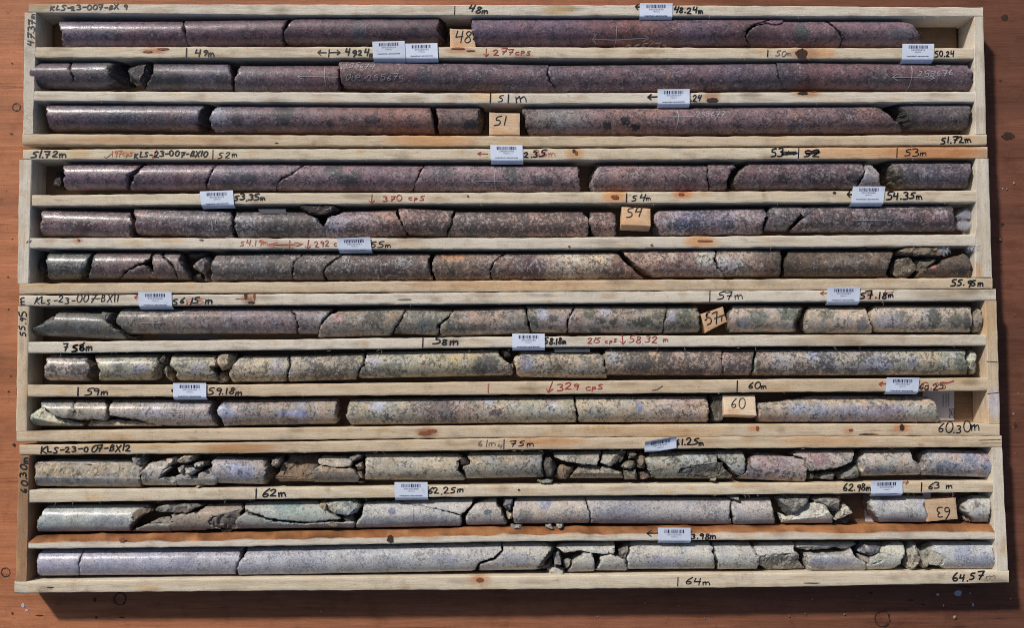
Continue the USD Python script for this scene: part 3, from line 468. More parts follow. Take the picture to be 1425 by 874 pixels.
# rock colour along each row: photo x, colour, dark grains, pale grains, wetness
ROWS = {
 1: [(75, (112, 104, 116), .35, .3, .8), (130, (106, 100, 114), .35, .3, .8), (180, (112, 92, 102), .4, .2, .75), (260, (104, 84, 92), .45, .3, .75), (400, (104, 80, 84), .45, .25, .7), (505, (104, 88, 94), .7, .3, .6), (600, (98, 76, 78), .4, .2, .5), (660, (112, 98, 110), .35, .35, .4), (800, (112, 92, 102), .45, .5, .4), (880, (124, 86, 78), .4, .3, .4), (960, (114, 98, 108), .5, .6, .4), (1040, (106, 82, 84), .4, .4, .35), (1080, (114, 88, 92), .35, .4, .35), (1150, (124, 106, 108), .25, .35, .3), (1280, (118, 106, 112), .3, .35, .3)],
 2: [(42, (92, 82, 88), .3, .15, .3), (95, (90, 82, 88), .3, .2, .5), (140, (90, 88, 94), .5, .2, .75), (180, (74, 68, 66), .4, .1, .4), (260, (98, 94, 102), .6, .35, .7), (340, (110, 100, 106), .5, .4, .6), (410, (112, 92, 98), .4, .35, .55), (480, (116, 92, 90), .35, .35, .45), (600, (106, 88, 92), .5, .4, .4), (720, (110, 94, 98), .5, .45, .4), (850, (112, 94, 98), .6, .5, .35), (1000, (112, 96, 102), .4, .4, .35), (1090, (96, 88, 94), .45, .35, .35), (1130, (116, 90, 90), .35, .4, .3), (1350, (112, 96, 100), .4, .4, .3)],
 3: [(65, (112, 94, 98), .4, .3, .8), (150, (90, 86, 98), .75, .2, .8), (240, (104, 94, 98), .5, .3, .75), (300, (106, 104, 120), .3, .4, .7), (360, (114, 98, 100), .6, .4, .55), (440, (118, 96, 96), .4, .3, .5), (560, (134, 96, 84), .35, .3, .4), (620, (118, 98, 90), .55, .3, .35), (680, (100, 88, 82), .5, .2, .3), (740, (122, 112, 106), .5, .4, .3), (800, (132, 120, 120), .35, .5, .3), (870, (140, 110, 102), .6, .5, .3), (950, (128, 108, 108), .5, .5, .3), (1100, (122, 106, 108), .6, .5, .3), (1220, (124, 100, 98), .6, .4, .3), (1260, (96, 88, 90), .5, .2, .3), (1345, (104, 96, 98), .5, .5, .3)],
 4: [(80, (118, 102, 112), .45, .25, .85), (250, (122, 100, 106), .45, .25, .85), (320, (112, 104, 114), .55, .35, .7), (430, (128, 108, 112), .5, .4, .55), (540, (122, 100, 106), .4, .4, .45), (640, (134, 116, 116), .5, .6, .4), (800, (134, 114, 114), .55, .6, .35), (850, (138, 114, 108), .5, .6, .3), (950, (116, 98, 100), .6, .5, .3), (1010, (126, 106, 104), .6, .5, .3), (1060, (110, 92, 94), .5, .7, .3), (1130, (96, 80, 84), .5, .75, .3), (1200, (104, 90, 92), .5, .75, .3), (1235, (104, 98, 90), .6, .4, .3), (1290, (104, 98, 102), .6, .7, .3), (1350, (104, 94, 98), .6, .6, .3)],
 5: [(60, (122, 104, 106), .5, .4, .85), (120, (108, 94, 98), .6, .35, .85), (190, (124, 104, 104), .5, .5, .6), (250, (106, 96, 102), .65, .5, .6), (330, (110, 106, 108), .7, .6, .5), (430, (96, 88, 84), .7, .35, .4), (470, (132, 124, 134), .6, .6, .4), (540, (132, 108, 100), .7, .5, .35), (600, (130, 106, 98), .8, .5, .3), (650, (128, 116, 108), .9, .5, .3), (760, (142, 118, 106), .9, .5, .3), (850, (146, 122, 110), .85, .5, .3), (915, (150, 134, 132), .6, .6, .3), (960, (124, 124, 144), .7, .6, .3), (1030, (140, 124, 130), .6, .7, .3), (1080, (112, 110, 112), .6, .5, .3), (1130, (118, 106, 106), .8, .5, .3), (1230, (124, 112, 116), .85, .7, .3), (1330, (120, 100, 104), .7, .6, .3)],
 6: [(60, (88, 92, 90), .5, .3, .8), (125, (84, 86, 86), .5, .3, .8), (150, (112, 94, 96), .4, .3, .75), (210, (106, 90, 90), .4, .3, .6), (280, (98, 92, 92), .5, .35, .4), (360, (94, 92, 94), .6, .45, .35), (450, (102, 94, 88), .4, .4, .3), (540, (100, 88, 88), .5, .6, .3), (620, (118, 98, 84), .5, .5, .3), (700, (126, 108, 100), .6, .5, .3), (740, (112, 88, 88), .5, .5, .3), (790, (176, 164, 146), .6, .6, .3), (850, (146, 122, 104), .5, .5, .3), (900, (150, 122, 108), .5, .6, .3), (960, (130, 108, 104), .5, .6, .3), (1010, (156, 148, 138), .5, .6, .3), (1050, (140, 124, 112), .5, .5, .3), (1090, (80, 70, 60), .4, .2, .25), (1150, (98, 86, 76), .4, .45, .25), (1230, (96, 84, 74), .4, .3, .25), (1350, (98, 84, 74), .5, .2, .25)],
 7: [(45, (92, 90, 88), .4, .2, .7), (160, (92, 90, 88), .4, .25, .6), (180, (118, 110, 106), .6, .6, .5), (260, (124, 112, 110), .6, .6, .45), (340, (126, 108, 114), .5, .5, .45), (410, (126, 108, 114), .5, .5, .4), (450, (138, 124, 118), .5, .5, .35), (560, (128, 122, 112), .5, .5, .3), (620, (134, 126, 116), .5, .5, .3), (680, (150, 130, 120), .5, .6, .3), (740, (128, 120, 110), .5, .5, .3), (780, (154, 134, 124), .5, .6, .3), (860, (150, 134, 124), .6, .6, .3), (960, (116, 114, 102), .5, .5, .3), (1020, (170, 152, 142), .3, .5, .25), (1100, (160, 146, 134), .3, .5, .25), (1180, (176, 158, 142), .35, .5, .25), (1300, (176, 162, 150), .5, .5, .25), (1370, (150, 138, 124), .4, .4, .25)],
 8: [(60, (172, 152, 140), .6, .5, .75), (125, (160, 146, 142), .7, .5, .7), (140, (160, 154, 134), .3, .4, .7), (215, (152, 148, 134), .5, .4, .6), (270, (152, 146, 130), .5, .4, .45), (340, (172, 158, 138), .6, .5, .4), (400, (160, 152, 142), .5, .5, .35), (440, (150, 138, 124), .8, .5, .3), (500, (150, 140, 126), .6, .4, .3), (530, (158, 154, 144), .4, .5, .3), (600, (160, 152, 130), .4, .5, .3), (660, (150, 140, 116), .5, .4, .3), (720, (166, 152, 140), .4, .5, .3), (800, (160, 146, 128), .5, .5, .3), (870, (156, 138, 122), .75, .5, .25), (960, (158, 134, 122), .85, .5, .25), (1040, (152, 126, 116), .8, .4, .25), (1090, (158, 148, 146), .7, .6, .25), (1200, (150, 144, 142), .7, .6, .25), (1300, (162, 154, 138), .5, .5, .25), (1360, (160, 156, 142), .4, .5, .25)],
 9: [(45, (136, 140, 132), .3, .4, .75), (100, (138, 130, 122), .4, .4, .7), (150, (150, 140, 130), .4, .4, .7), (230, (146, 138, 140), .45, .45, .6), (300, (148, 142, 150), .4, .5, .5), (360, (138, 124, 116), .5, .4, .45), (420, (146, 138, 140), .4, .4, .35), (470, (158, 140, 120), .4, .4, .3), (500, (160, 152, 136), .5, .5, .3), (570, (146, 136, 126), .6, .5, .3), (620, (132, 116, 112), .8, .5, .3), (680, (162, 148, 134), .6, .5, .3), (760, (166, 158, 138), .5, .5, .25), (860, (168, 156, 142), .5, .5, .25), (950, (172, 150, 136), .5, .5, .25), (1065, (164, 146, 132), .4, .5, .25), (1130, (150, 148, 160), .5, .6, .25), (1220, (150, 140, 152), .5, .6, .25), (1300, (156, 154, 142), .5, .6, .25)],
 10: [(50, (152, 148, 142), .3, .4, .5), (200, (150, 142, 130), .4, .4, .45), (300, (156, 150, 152), .4, .5, .4), (370, (146, 138, 136), .5, .4, .35), (390, (118, 102, 86), .5, .3, .25), (440, (134, 120, 106), .4, .4, .25), (510, (170, 158, 138), .3, .4, .25), (620, (164, 156, 136), .4, .4, .25), (700, (152, 142, 124), .5, .4, .25), (770, (136, 130, 118), .5, .3, .25), (830, (150, 146, 130), .4, .4, .25), (930, (140, 138, 122), .7, .4, .2), (1000, (128, 126, 112), .8, .3, .2), (1060, (158, 138, 134), .5, .6, .25), (1150, (160, 146, 138), .5, .6, .25), (1230, (164, 156, 142), .5, .6, .25), (1310, (160, 154, 154), .6, .7, .25), (1383, (160, 146, 150), .6, .7, .25)],
 11: [(55, (160, 168, 166), .3, .5, .75), (200, (172, 172, 164), .3, .5, .6), (240, (148, 136, 124), .4, .4, .3), (330, (150, 146, 138), .4, .4, .3), (380, (156, 166, 158), .4, .5, .35), (480, (156, 156, 148), .5, .5, .3), (520, (174, 174, 170), .4, .5, .3), (650, (172, 168, 164), .45, .5, .25), (720, (178, 164, 152), .4, .5, .25), (810, (176, 166, 156), .5, .5, .25), (850, (150, 148, 154), .6, .5, .25), (1000, (166, 160, 158), .6, .5, .25), (1080, (172, 164, 158), .6, .5, .25), (1240, (176, 174, 170), .6, .5, .25), (1390, (174, 172, 164), .5, .5, .25)],
 12: [(52, (158, 152, 172), .4, .4, .8), (200, (156, 152, 170), .45, .4, .7), (330, (160, 156, 168), .5, .5, .6), (450, (166, 164, 172), .6, .5, .45), (560, (170, 168, 172), .6, .5, .3), (680, (174, 168, 166), .5, .5, .25), (760, (176, 168, 158), .5, .5, .25), (870, (178, 172, 166), .5, .5, .25), (1000, (182, 176, 168), .6, .5, .25), (1150, (172, 166, 164), .5, .5, .25), (1250, (180, 176, 166), .5, .5, .25), (1390, (172, 172, 180), .45, .5, .25)],
}
# patches of other minerals: row, photo x, y, half width, half height, colour, strength
PATCH = [(1, 148, 44, 14, 8, (88, 90, 108), .6), (1, 500, 42, 10, 14, (84, 86, 100), .7), (1, 580, 46, 6, 8, (70, 66, 74), .5), (1, 1116, 46, 10, 14, (78, 84, 88), .9), (1, 1255, 46, 14, 8, (94, 98, 112), .7), (1, 900, 40, 14, 10, (138, 88, 74), .5), (1, 1050, 42, 26, 10, (86, 64, 64), .5),
 (2, 205, 108, 22, 16, (66, 64, 60), .5), (2, 245, 112, 12, 10, (64, 68, 78), .7), (2, 310, 110, 10, 12, (70, 72, 82), .5), (2, 600, 108, 18, 12, (86, 80, 90), .6), (2, 1225, 108, 12, 10, (82, 82, 82), .6), (2, 670, 104, 16, 10, (82, 78, 84), .5), (2, 930, 106, 6, 6, (140, 84, 76), .6),
 (3, 165, 165, 26, 12, (72, 74, 96), .8), (3, 225, 170, 8, 12, (86, 88, 110), .5), (3, 305, 162, 10, 12, (130, 132, 156), .8), (3, 395, 160, 14, 14, (66, 66, 76), .8), (3, 330, 165, 8, 12, (54, 54, 66), .6), (3, 518, 166, 12, 6, (56, 58, 76), .7), (3, 458, 172, 4, 4, (52, 52, 66), .7), (3, 655, 172, 9, 7, (48, 48, 60), .9), (3, 575, 155, 16, 9, (160, 98, 78), .6), (3, 845, 175, 5, 6, (44, 44, 54), .9), (3, 870, 168, 6, 7, (40, 40, 50), .9), (3, 884, 177, 7, 5, (44, 44, 52), .9), (3, 775, 165, 28, 14, (136, 130, 122), .6), (3, 905, 156, 24, 8, (160, 106, 88), .5), (3, 1108, 158, 10, 9, (150, 94, 80), .6), (3, 1210, 160, 18, 10, (150, 96, 84), .6), (3, 1330, 165, 16, 18, (96, 90, 84), .6), (3, 1265, 165, 14, 18, (72, 68, 66), .7),
 (4, 190, 250, 6, 12, (88, 84, 96), .6), (4, 346, 250, 10, 10, (76, 78, 90), .7), (4, 465, 238, 14, 8, (88, 90, 94), .8), (4, 480, 250, 14, 8, (76, 78, 80), .8), (4, 495, 244, 8, 8, (78, 80, 84), .8), (4, 615, 240, 14, 8, (96, 96, 106), .7), (4, 712, 245, 10, 12, (82, 88, 92), .8), (4, 755, 252, 14, 8, (78, 76, 84), .8), (4, 320, 250, 10, 14, (86, 86, 100), .6), (4, 248, 250, 6, 14, (112, 76, 84), .6), (4, 1214, 244, 9, 24, (160, 156, 152), .8), (4, 1240, 241, 9, 7, (134, 130, 100), .7), (4, 1262, 246, 14, 12, (84, 82, 82), .7), (4, 1090, 248, 8, 8, (78, 64, 68), .8), (4, 1135, 246, 16, 10, (76, 60, 64), .7), (4, 1185, 250, 14, 8, (72, 60, 64), .7), (4, 960, 246, 20, 10, (92, 80, 86), .5),
 (5, 118, 315, 14, 8, (96, 70, 74), .7), (5, 75, 320, 10, 8, (150, 134, 140), .4), (5, 390, 320, 16, 10, (78, 72, 70), .6), (5, 340, 312, 14, 16, (124, 126, 134), .6), (5, 470, 310, 16, 9, (140, 140, 160), .7), (5, 540, 300, 24, 5, (158, 120, 100), .6), (5, 945, 312, 22, 9, (92, 100, 134), .8), (5, 1010, 310, 14, 10, (90, 98, 130), .6), (5, 1040, 308, 16, 12, (150, 126, 124), .7), (5, 1230, 308, 30, 8, (92, 96, 108), .5), (5, 930, 316, 10, 12, (160, 150, 150), .4), (5, 1300, 302, 16, 8, (140, 104, 104), .5),
 (6, 480, 374, 34, 12, (92, 86, 82), .5), (6, 560, 366, 14, 8, (130, 126, 128), .6), (6, 540, 374, 22, 10, (84, 68, 70), .6), (6, 630, 358, 18, 6, (168, 116, 76), .7), (6, 740, 372, 18, 14, (110, 76, 78), .7), (6, 720, 368, 10, 12, (112, 108, 106), .4), (6, 860, 372, 8, 12, (110, 72, 66), .6), (6, 982, 358, 14, 10, (182, 176, 162), .9), (6, 1012, 370, 18, 12, (172, 170, 170), .9), (6, 830, 362, 26, 8, (182, 168, 142), .7), (6, 925, 358, 18, 6, (170, 140, 116), .7), (6, 1060, 360, 12, 10, (128, 98, 90), .6), (6, 1180, 365, 36, 6, (140, 124, 112), .4), (6, 1225, 362, 12, 10, (110, 92, 78), .6), (6, 1300, 372, 4, 3, (176, 100, 84), .9),
 (7, 470, 440, 8, 8, (176, 130, 120), .7), (7, 450, 442, 10, 8, (150, 152, 158), .6), (7, 520, 444, 12, 12, (100, 92, 82), .8), (7, 600, 448, 24, 8, (108, 112, 98), .6), (7, 650, 455, 30, 6, (96, 100, 88), .6), (7, 660, 440, 10, 12, (160, 132, 120), .6), (7, 740, 445, 10, 10, (92, 100, 86), .9), (7, 753, 437, 8, 8, (170, 168, 182), .8), (7, 770, 443, 6, 5, (84, 82, 84), .7), (7, 820, 436, 8, 10, (108, 116, 100), .8), (7, 836, 446, 7, 5, (90, 92, 82), .9), (7, 828, 460, 7, 4, (84, 88, 76), .9), (7, 842, 434, 8, 10, (170, 168, 182), .8), (7, 853, 450, 5, 5, (90, 90, 82), .8), (7, 895, 448, 16, 7, (92, 96, 84), .9), (7, 916, 440, 8, 5, (104, 106, 92), .7), (7, 935, 442, 6, 8, (168, 166, 184), .7), (7, 950, 445, 14, 12, (100, 104, 88), .6), (7, 1035, 450, 10, 9, (128, 134, 150), .7), (7, 1055, 442, 14, 10, (128, 138, 126), .7), (7, 1102, 436, 16, 10, (112, 122, 106), .8), (7, 1150, 438, 10, 7, (120, 126, 108), .7), (7, 1200, 452, 8, 10, (118, 124, 138), .7), (7, 1255, 440, 10, 8, (104, 106, 108), .7), (7, 1300, 444, 9, 14, (96, 102, 100), .8), (7, 1330, 446, 10, 10, (110, 116, 104), .7), (7, 1345, 446, 5, 14, (94, 98, 90), .7), (7, 1240, 448, 26, 10, (164, 160, 172), .5), (7, 285, 445, 20, 12, (130, 110, 112), .5),
 (8, 72, 512, 6, 6, (84, 82, 84), .8), (8, 110, 512, 12, 12, (110, 108, 112), .7), (8, 165, 508, 10, 10, (118, 122, 104), .6), (8, 195, 512, 12, 7, (140, 142, 166), .7), (8, 275, 512, 10, 8, (140, 142, 160), .6), (8, 320, 508, 8, 8, (106, 104, 100), .5), (8, 385, 510, 10, 9, (150, 150, 166), .6), (8, 435, 512, 6, 8, (86, 76, 72), .7), (8, 520, 502, 12, 8, (166, 168, 178), .7), (8, 545, 512, 22, 7, (134, 138, 110), .6), (8, 640, 500, 16, 10, (178, 162, 118), .6), (8, 645, 500, 6, 8, (172, 174, 186), .5), (8, 675, 508, 18, 14, (110, 112, 108), .9), (8, 732, 506, 8, 10, (136, 138, 160), .8), (8, 775, 508, 9, 10, (150, 124, 92), .7), (8, 820, 508, 10, 8, (126, 118, 102), .6), (8, 880, 506, 10, 10, (112, 112, 112), .7), (8, 900, 506, 8, 12, (104, 106, 112), .7), (8, 925, 500, 10, 10, (106, 108, 110), .7), (8, 855, 496, 8, 8, (166, 166, 178), .6), (8, 935, 500, 8, 12, (166, 130, 116), .5), (8, 1150, 508, 12, 12, (84, 86, 96), .7), (8, 1130, 496, 8, 8, (168, 170, 196), .6), (8, 1220, 506, 22, 12, (140, 144, 168), .7), (8, 1270, 504, 8, 8, (136, 142, 170), .5), (8, 1340, 506, 12, 16, (132, 142, 130), .8),
 (9, 215, 572, 14, 8, (156, 152, 176), .6), (9, 312, 572, 14, 10, (144, 148, 178), .8), (9, 330, 560, 20, 8, (150, 120, 100), .5), (9, 400, 576, 18, 4, (136, 144, 190), .8), (9, 420, 576, 8, 5, (132, 142, 190), .7), (9, 395, 560, 8, 5, (168, 126, 104), .6), (9, 460, 568, 12, 14, (172, 146, 118), .6), (9, 500, 576, 10, 16, (150, 138, 104), .5), (9, 525, 566, 10, 6, (160, 164, 184), .7), (9, 600, 566, 30, 12, (116, 96, 96), .5), (9, 640, 566, 10, 12, (172, 132, 112), .6), (9, 690, 574, 8, 5, (86, 66, 74), .8), (9, 680, 556, 10, 8, (180, 178, 190), .6), (9, 766, 556, 8, 5, (116, 84, 84), .7), (9, 768, 566, 8, 8, (164, 162, 178), .6), (9, 890, 566, 5, 10, (132, 138, 168), .8), (9, 930, 572, 8, 5, (120, 96, 92), .7), (9, 955, 560, 14, 10, (180, 146, 132), .6), (9, 835, 574, 20, 8, (138, 142, 130), .5), (9, 1080, 566, 10, 12, (186, 160, 136), .7), (9, 1110, 566, 10, 12, (160, 160, 184), .6), (9, 1240, 568, 20, 12, (142, 120, 142), .7), (9, 1280, 570, 18, 10, (160, 162, 150), .5), (9, 1180, 560, 14, 10, (158, 156, 168), .5),
 (10, 90, 670, 60, 6, (122, 124, 128), .7), (10, 95, 650, 10, 6, (128, 98, 72), .6), (10, 115, 654, 6, 8, (112, 82, 62), .6), (10, 335, 655, 18, 10, (146, 148, 186), .8), (10, 330, 664, 16, 8, (140, 140, 172), .6), (10, 375, 645, 7, 6, (176, 150, 128), .6), (10, 700, 655, 20, 8, (120, 126, 118), .6), (10, 820, 632, 5, 6, (172, 140, 116), .8), (10, 790, 634, 12, 6, (156, 160, 146), .5), (10, 945, 640, 60, 8, (176, 170, 148), .5), (10, 985, 655, 40, 10, (98, 96, 86), .6), (10, 1080, 646, 18, 9, (154, 112, 116), .8), (10, 1140, 640, 18, 7, (156, 106, 118), .8), (10, 1165, 632, 10, 8, (150, 150, 150), .6), (10, 1225, 655, 20, 8, (128, 128, 138), .5), (10, 1320, 652, 22, 9, (108, 120, 160), .8), (10, 1350, 640, 10, 7, (120, 130, 166), .7), (10, 1365, 634, 14, 6, (170, 128, 142), .7), (10, 1375, 655, 8, 12, (112, 126, 166), .7),
 (11, 75, 718, 14, 8, (130, 142, 152), .6), (11, 150, 724, 30, 7, (128, 136, 148), .7), (11, 120, 715, 14, 6, (148, 156, 150), .6), (11, 400, 708, 18, 9, (126, 152, 146), .8), (11, 370, 720, 8, 8, (146, 150, 166), .6), (11, 430, 714, 20, 8, (150, 166, 156), .7), (11, 545, 712, 5, 5, (120, 116, 150), .8), (11, 570, 724, 60, 6, (140, 140, 150), .7), (11, 678, 713, 5, 4, (92, 122, 126), .9), (11, 760, 702, 8, 8, (134, 136, 166), .8), (11, 730, 718, 12, 8, (116, 124, 124), .6), (11, 870, 712, 22, 12, (132, 132, 150), .6), (11, 1150, 722, 9, 5, (126, 124, 160), .7), (11, 1240, 694, 16, 4, (128, 126, 156), .6), (11, 1250, 720, 26, 6, (140, 140, 152), .6), (11, 1360, 702, 4, 4, (110, 98, 90), .8),
 (12, 106, 788, 4, 14, (128, 134, 160), .7), (12, 165, 770, 14, 6, (164, 152, 160), .5), (12, 260, 780, 12, 10, (132, 132, 160), .7), (12, 290, 780, 4, 12, (138, 136, 160), .5), (12, 130, 790, 30, 8, (140, 136, 156), .5), (12, 420, 780, 20, 10, (136, 138, 160), .5), (12, 545, 782, 16, 8, (140, 146, 162), .6), (12, 620, 778, 22, 7, (128, 128, 156), .6), (12, 720, 778, 20, 8, (140, 150, 166), .6), (12, 925, 782, 30, 8, (158, 156, 176), .6), (12, 1160, 782, 34, 5, (146, 144, 164), .7), (12, 1340, 770, 12, 12, (140, 150, 180), .8), (12, 1360, 782, 24, 8, (144, 152, 176), .7)]
def sat(c, k):
    g = np.asarray(c) @ [.3, .5, .2]; return np.asarray(c) * k + np.expand_dims(g, -1) * (1 - k)
def rock_attr(row, v, seed, c=None, dull=1.0, gr=None):
    q = pix(v); wob = (meshkit.fbm(v * 60, 3, 5) - .5) * 26
    st = ROWS[row]; xs_ = np.array([s[0] for s in st]); L_ = np.array([lin(s[1]) for s in st])
    x = q[:, 0] + wob
    if c is not None: t = np.tile(lin(c), (len(v), 1))
    else: t = np.stack([np.interp(x, xs_, L_[:, i]) for i in range(3)], 1)
    t = sat(t, .92 if row < 7 else .82)
    g = np.stack([np.interp(x, xs_, [s[k] for s in st]) for k in (2, 3, 4)], 1)
    if gr is not None: g = np.tile(gr, (len(v), 1)).astype(float)
    t = t * ROWT[row]; g = g * ROWG[row]
    pc, pw, ps = t.copy(), np.zeros(len(v)), np.zeros(len(v)); acc = np.zeros(len(v)); cs_ = np.zeros((len(v), 3)); ss_ = np.zeros(len(v))
    if c is None:
        for (r, px, py, rx, ry, col, s) in PATCH:
            if r != row: continue
            d = np.sqrt(((q[:, 0] - px) / rx) ** 2 + ((q[:, 1] - py) / ry) ** 2)
            w = np.clip(1.32 - .72 * d, 0, 1); pw = np.maximum(pw, w)
            k = np.exp(-2.5 * np.minimum(d, 6) ** 2) + 1e-12
            acc += k; lc = sat(lin(col), (.6 if row <= 3 else .85) if row < 9 else (.45 if row == 10 else .62)); lc = lc * (.66 if row < 9 and lc.mean() < .72 * t.mean() * (1.0 if row < 5 else 1.1) else 1)
            cs_ += k[:, None] * lc; ss_ += k * min(1, s * 1.15)
        if acc.max() > 0: pc, ps = cs_ / acc[:, None], ss_ / acc
    PT['p'], PT['s'] = pc * dull, np.stack([pw, ps, ps], 1)
    return t * dull, g
PT = {}
ROWT = {1: (.90, .80, .89), 2: (.90, .83, .91), 3: (.93, .86, .92), 4: (.97, .90, .96), 5: (1.0, .94, .97), 6: (1.06, 1.02, .98), 7: (1.06, 1.06, 1.01), 8: (1.10, 1.10, 1.03), 9: (1.10, 1.10, 1.05), 10: (1.07, 1.07, 1.08), 11: (1.09, 1.09, 1.09), 12: (1.05, 1.09, 1.08)}
ROWG = {1: (.9, .5, 1), 2: (1, .7, 1), 3: (1, .6, 1), 4: (1, .8, 1), 5: (1.1, .9, 1), 6: (1, .9, 1), 7: (.8, .8, 1), 8: (1.15, .8, 1), 9: (.8, .8, 1), 10: (.8, .7, 1), 11: (.8, .6, 1), 12: (.8, .6, 1)}
ITEMS = []          # every piece, labelled once all are known
def cyl_hit(px, py, o, ax, R):
    d = ray(px, py); w = CAM - o
    dp = d - ax * (d @ ax); wp = w - ax * (w @ ax)
    A, B, C_ = dp @ dp, 2 * dp @ wp, wp @ wp - R * R
    D = B * B - 4 * A * C_
    if D < 0: return at(px, py, o[2])
    return CAM + d * ((-B - math.sqrt(D)) / (2 * A))
def core(row, T, poly, desc, R=.0214, c=None, cc=None, tl=0, tr=0, flats=(), L=None, Rr=None, look=None, chalk=None, rough=1.0, zup=0.0, cd=.8):
    T = toks(T)
    zc = FLOOR + R + .0004 + zup
    p = [at(*t, zc) for t in T]
    if len(p) == 1: ax = np.array([1.0, 0, 0])
    else: ax = p[1] - p[0]; ax /= np.linalg.norm(ax)
    nrm = np.array([-ax[1], ax[0], 0])
    o = p[0] - nrm * R
    if poly is not None: W3 = [cyl_hit(*t, o, ax, R) for t in toks(poly)]
    else:
        l, r = toks(L), toks(Rr)
        l3 = [cyl_hit(*t, o, ax, R) for t in l]; r3 = [cyl_hit(*t, o, ax, R) for t in r]
        for s3, tn, sg in ((l3, math.tan(math.radians(tl)), -1), (r3, math.tan(math.radians(tr)), 1)):
            for q in s3: q[0] -= sg * tn * (zc + R - q[2])
        up, dn = np.array([0, .02, 0]), np.array([0, -.03, 0])
        W3 = [l3[0] + up] + l3 + [l3[-1] + dn] + [r3[-1] + dn] + r3[::-1] + [r3[0] + up]
    W2 = np.array([w[:2] for w in W3]); pg = Polygon(W2)
    if not pg.is_valid: pg = pg.buffer(0)
    if hasattr(pg, 'geoms'): pg = max(pg.geoms, key=lambda g: g.area)
    W2 = np.array(pg.exterior.coords)[:-1]
    s = (np.column_stack([W2, np.full(len(W2), zc)]) - o) @ ax
    s0, s1 = s.min() - .02, s.max() + .02
    # cylinder as rings
    nr, ns = max(3, int((s1 - s0) / .0034)), 52
    th = np.linspace(0, 2 * np.pi, ns, endpoint=False); ss = np.linspace(s0, s1, nr)
    zz = np.array([0, 0, 1.0])
    rings = o + ss[:, None, None] * ax + R * (np.cos(th)[None, :, None] * nrm + np.sin(th)[None, :, None] * zz)
    v = rings.reshape(-1, 3); ix = np.arange(nr * ns).reshape(nr, ns); nx = np.roll(ix, -1, 1)
    q = np.stack([ix[:-1], ix[1:], nx[1:], nx[:-1]], -1).reshape(-1, 4)
    f = np.vstack([q[:, [0, 1, 2]], q[:, [0, 2, 3]]])
    n0 = len(v); v = np.vstack([v, o + s0 * ax, o + s1 * ax])
    f = np.vstack([f, np.stack([np.full(ns, n0), ix[0], nx[0]], 1), np.stack([np.full(ns, n0 + 1), nx[-1], ix[-1]], 1)])
    tm = trimesh.Trimesh(v, f, process=False)
    if tm.volume < 0: tm.invert()
    cy = m3.Manifold(m3.Mesh(tm.vertices.astype(np.float32), tm.faces.astype(np.uint32)))
    # ragged outline
    ol = LineString(np.vstack([W2, W2[:1]])); dense = np.array([ol.interpolate(d).coords[0] for d in np.arange(0, ol.length, .0035)])
    sd = len(ITEMS) * 3 + row
    jit = np.stack([meshkit.fbm(np.column_stack([dense * 190, np.zeros(len(dense))]), 2, sd) - .5, meshkit.fbm(np.column_stack([dense * 190, np.ones(len(dense)) * 7]), 2, sd) - .5], 1) * .0042 * rough
    dg = Polygon(dense + jit).buffer(0)
    if hasattr(dg, 'geoms'): dg = max(dg.geoms, key=lambda g: g.area)
    cs = np.array(dg.exterior.coords)[:-1]
    if shapely.signed_area(dg.exterior) if hasattr(shapely, 'signed_area') else dg.exterior.is_ccw is False: cs = cs[::-1]
    if not dg.exterior.is_ccw: cs = np.array(dg.exterior.coords)[:-1][::-1]
    else: cs = np.array(dg.exterior.coords)[:-1]
    pr = m3.Manifold.extrude(m3.CrossSection([cs.tolist()]), .12).translate((0, 0, -.02))
    body = cy ^ pr
    for (ftok, dirn, tilt) in flats:
        P = cyl_hit(*toks(ftok)[0], o, ax, R); a, tt = math.radians(dirn), math.radians(tilt)
        n = np.array([math.cos(a) * math.sin(tt), math.sin(a) * math.sin(tt), math.cos(tt)])
        body = body.trim_by_plane(tuple(-n), float(-(n @ P)))
    if body.is_empty(): print('EMPTY core', row, desc); return
    body = max(body.decompose(), key=lambda b: b.volume())
    body = body.refine_to_length(.0038)
    v, f = meshkit.arrays(body)[:2]; v = v.copy()
    def radial(v):
        w = v - o; sx = w @ ax; y = w @ nrm; z = w[:, 2]
        return sx, y, z, np.hypot(y, z)
    sx, y, z, r = radial(v)
    fn = np.cross(v[f[:, 1]] - v[f[:, 0]], v[f[:, 2]] - v[f[:, 0]]); fl = np.linalg.norm(fn, axis=1, keepdims=True); fn = fn / np.maximum(fl, 1e-12)
    fc = v[f].mean(1); rf = np.column_stack([np.zeros(len(fc)), (fc - o) @ nrm, fc[:, 2] - o[2]]); rl = np.hypot(rf[:, 1], rf[:, 2])
    fdir = rf[:, 1:2] * nrm + rf[:, 2:3] * zz
    oncyl_f = ((fn * fdir).sum(1) / np.maximum(rl, 1e-9) > .93) & (rl > R * .97)
    cut = np.zeros(len(v), bool); cut[f[~oncyl_f].ravel()] = True
    cyv = np.zeros(len(v), bool); cyv[f[oncyl_f].ravel()] = True
    edge = cut & cyv
    # shear the ends so that slanting breaks show their face
    if tl or tr:
        mid = .5 * (sx.min() + sx.max())
        for sel, tn, sg in ((cut & (sx < mid), math.tan(math.radians(tl)), -1), (cut & (sx >= mid), math.tan(math.radians(tr)), 1)):
            v[sel, 0] += sg * tn * (zc + R - v[sel, 2])
    N = np.stack([meshkit.fbm(v * 120 + k * 31, 4, sd + k) - .5 for k in range(3)], 1)
    N2 = np.stack([meshkit.fbm(v * 420 + k * 17, 2, sd + k + 9) - .5 for k in range(3)], 1)
    dsp = (N * .0062 + N2 * .0030) * rough
    dsp[:, 1] *= .5
    inner = cut & ~edge
    v[inner] += dsp[inner]
    v[edge] += np.outer(dsp[edge] @ ax, ax) * .7
    # worn and chipped rims
    sx, y, z, r = radial(v)
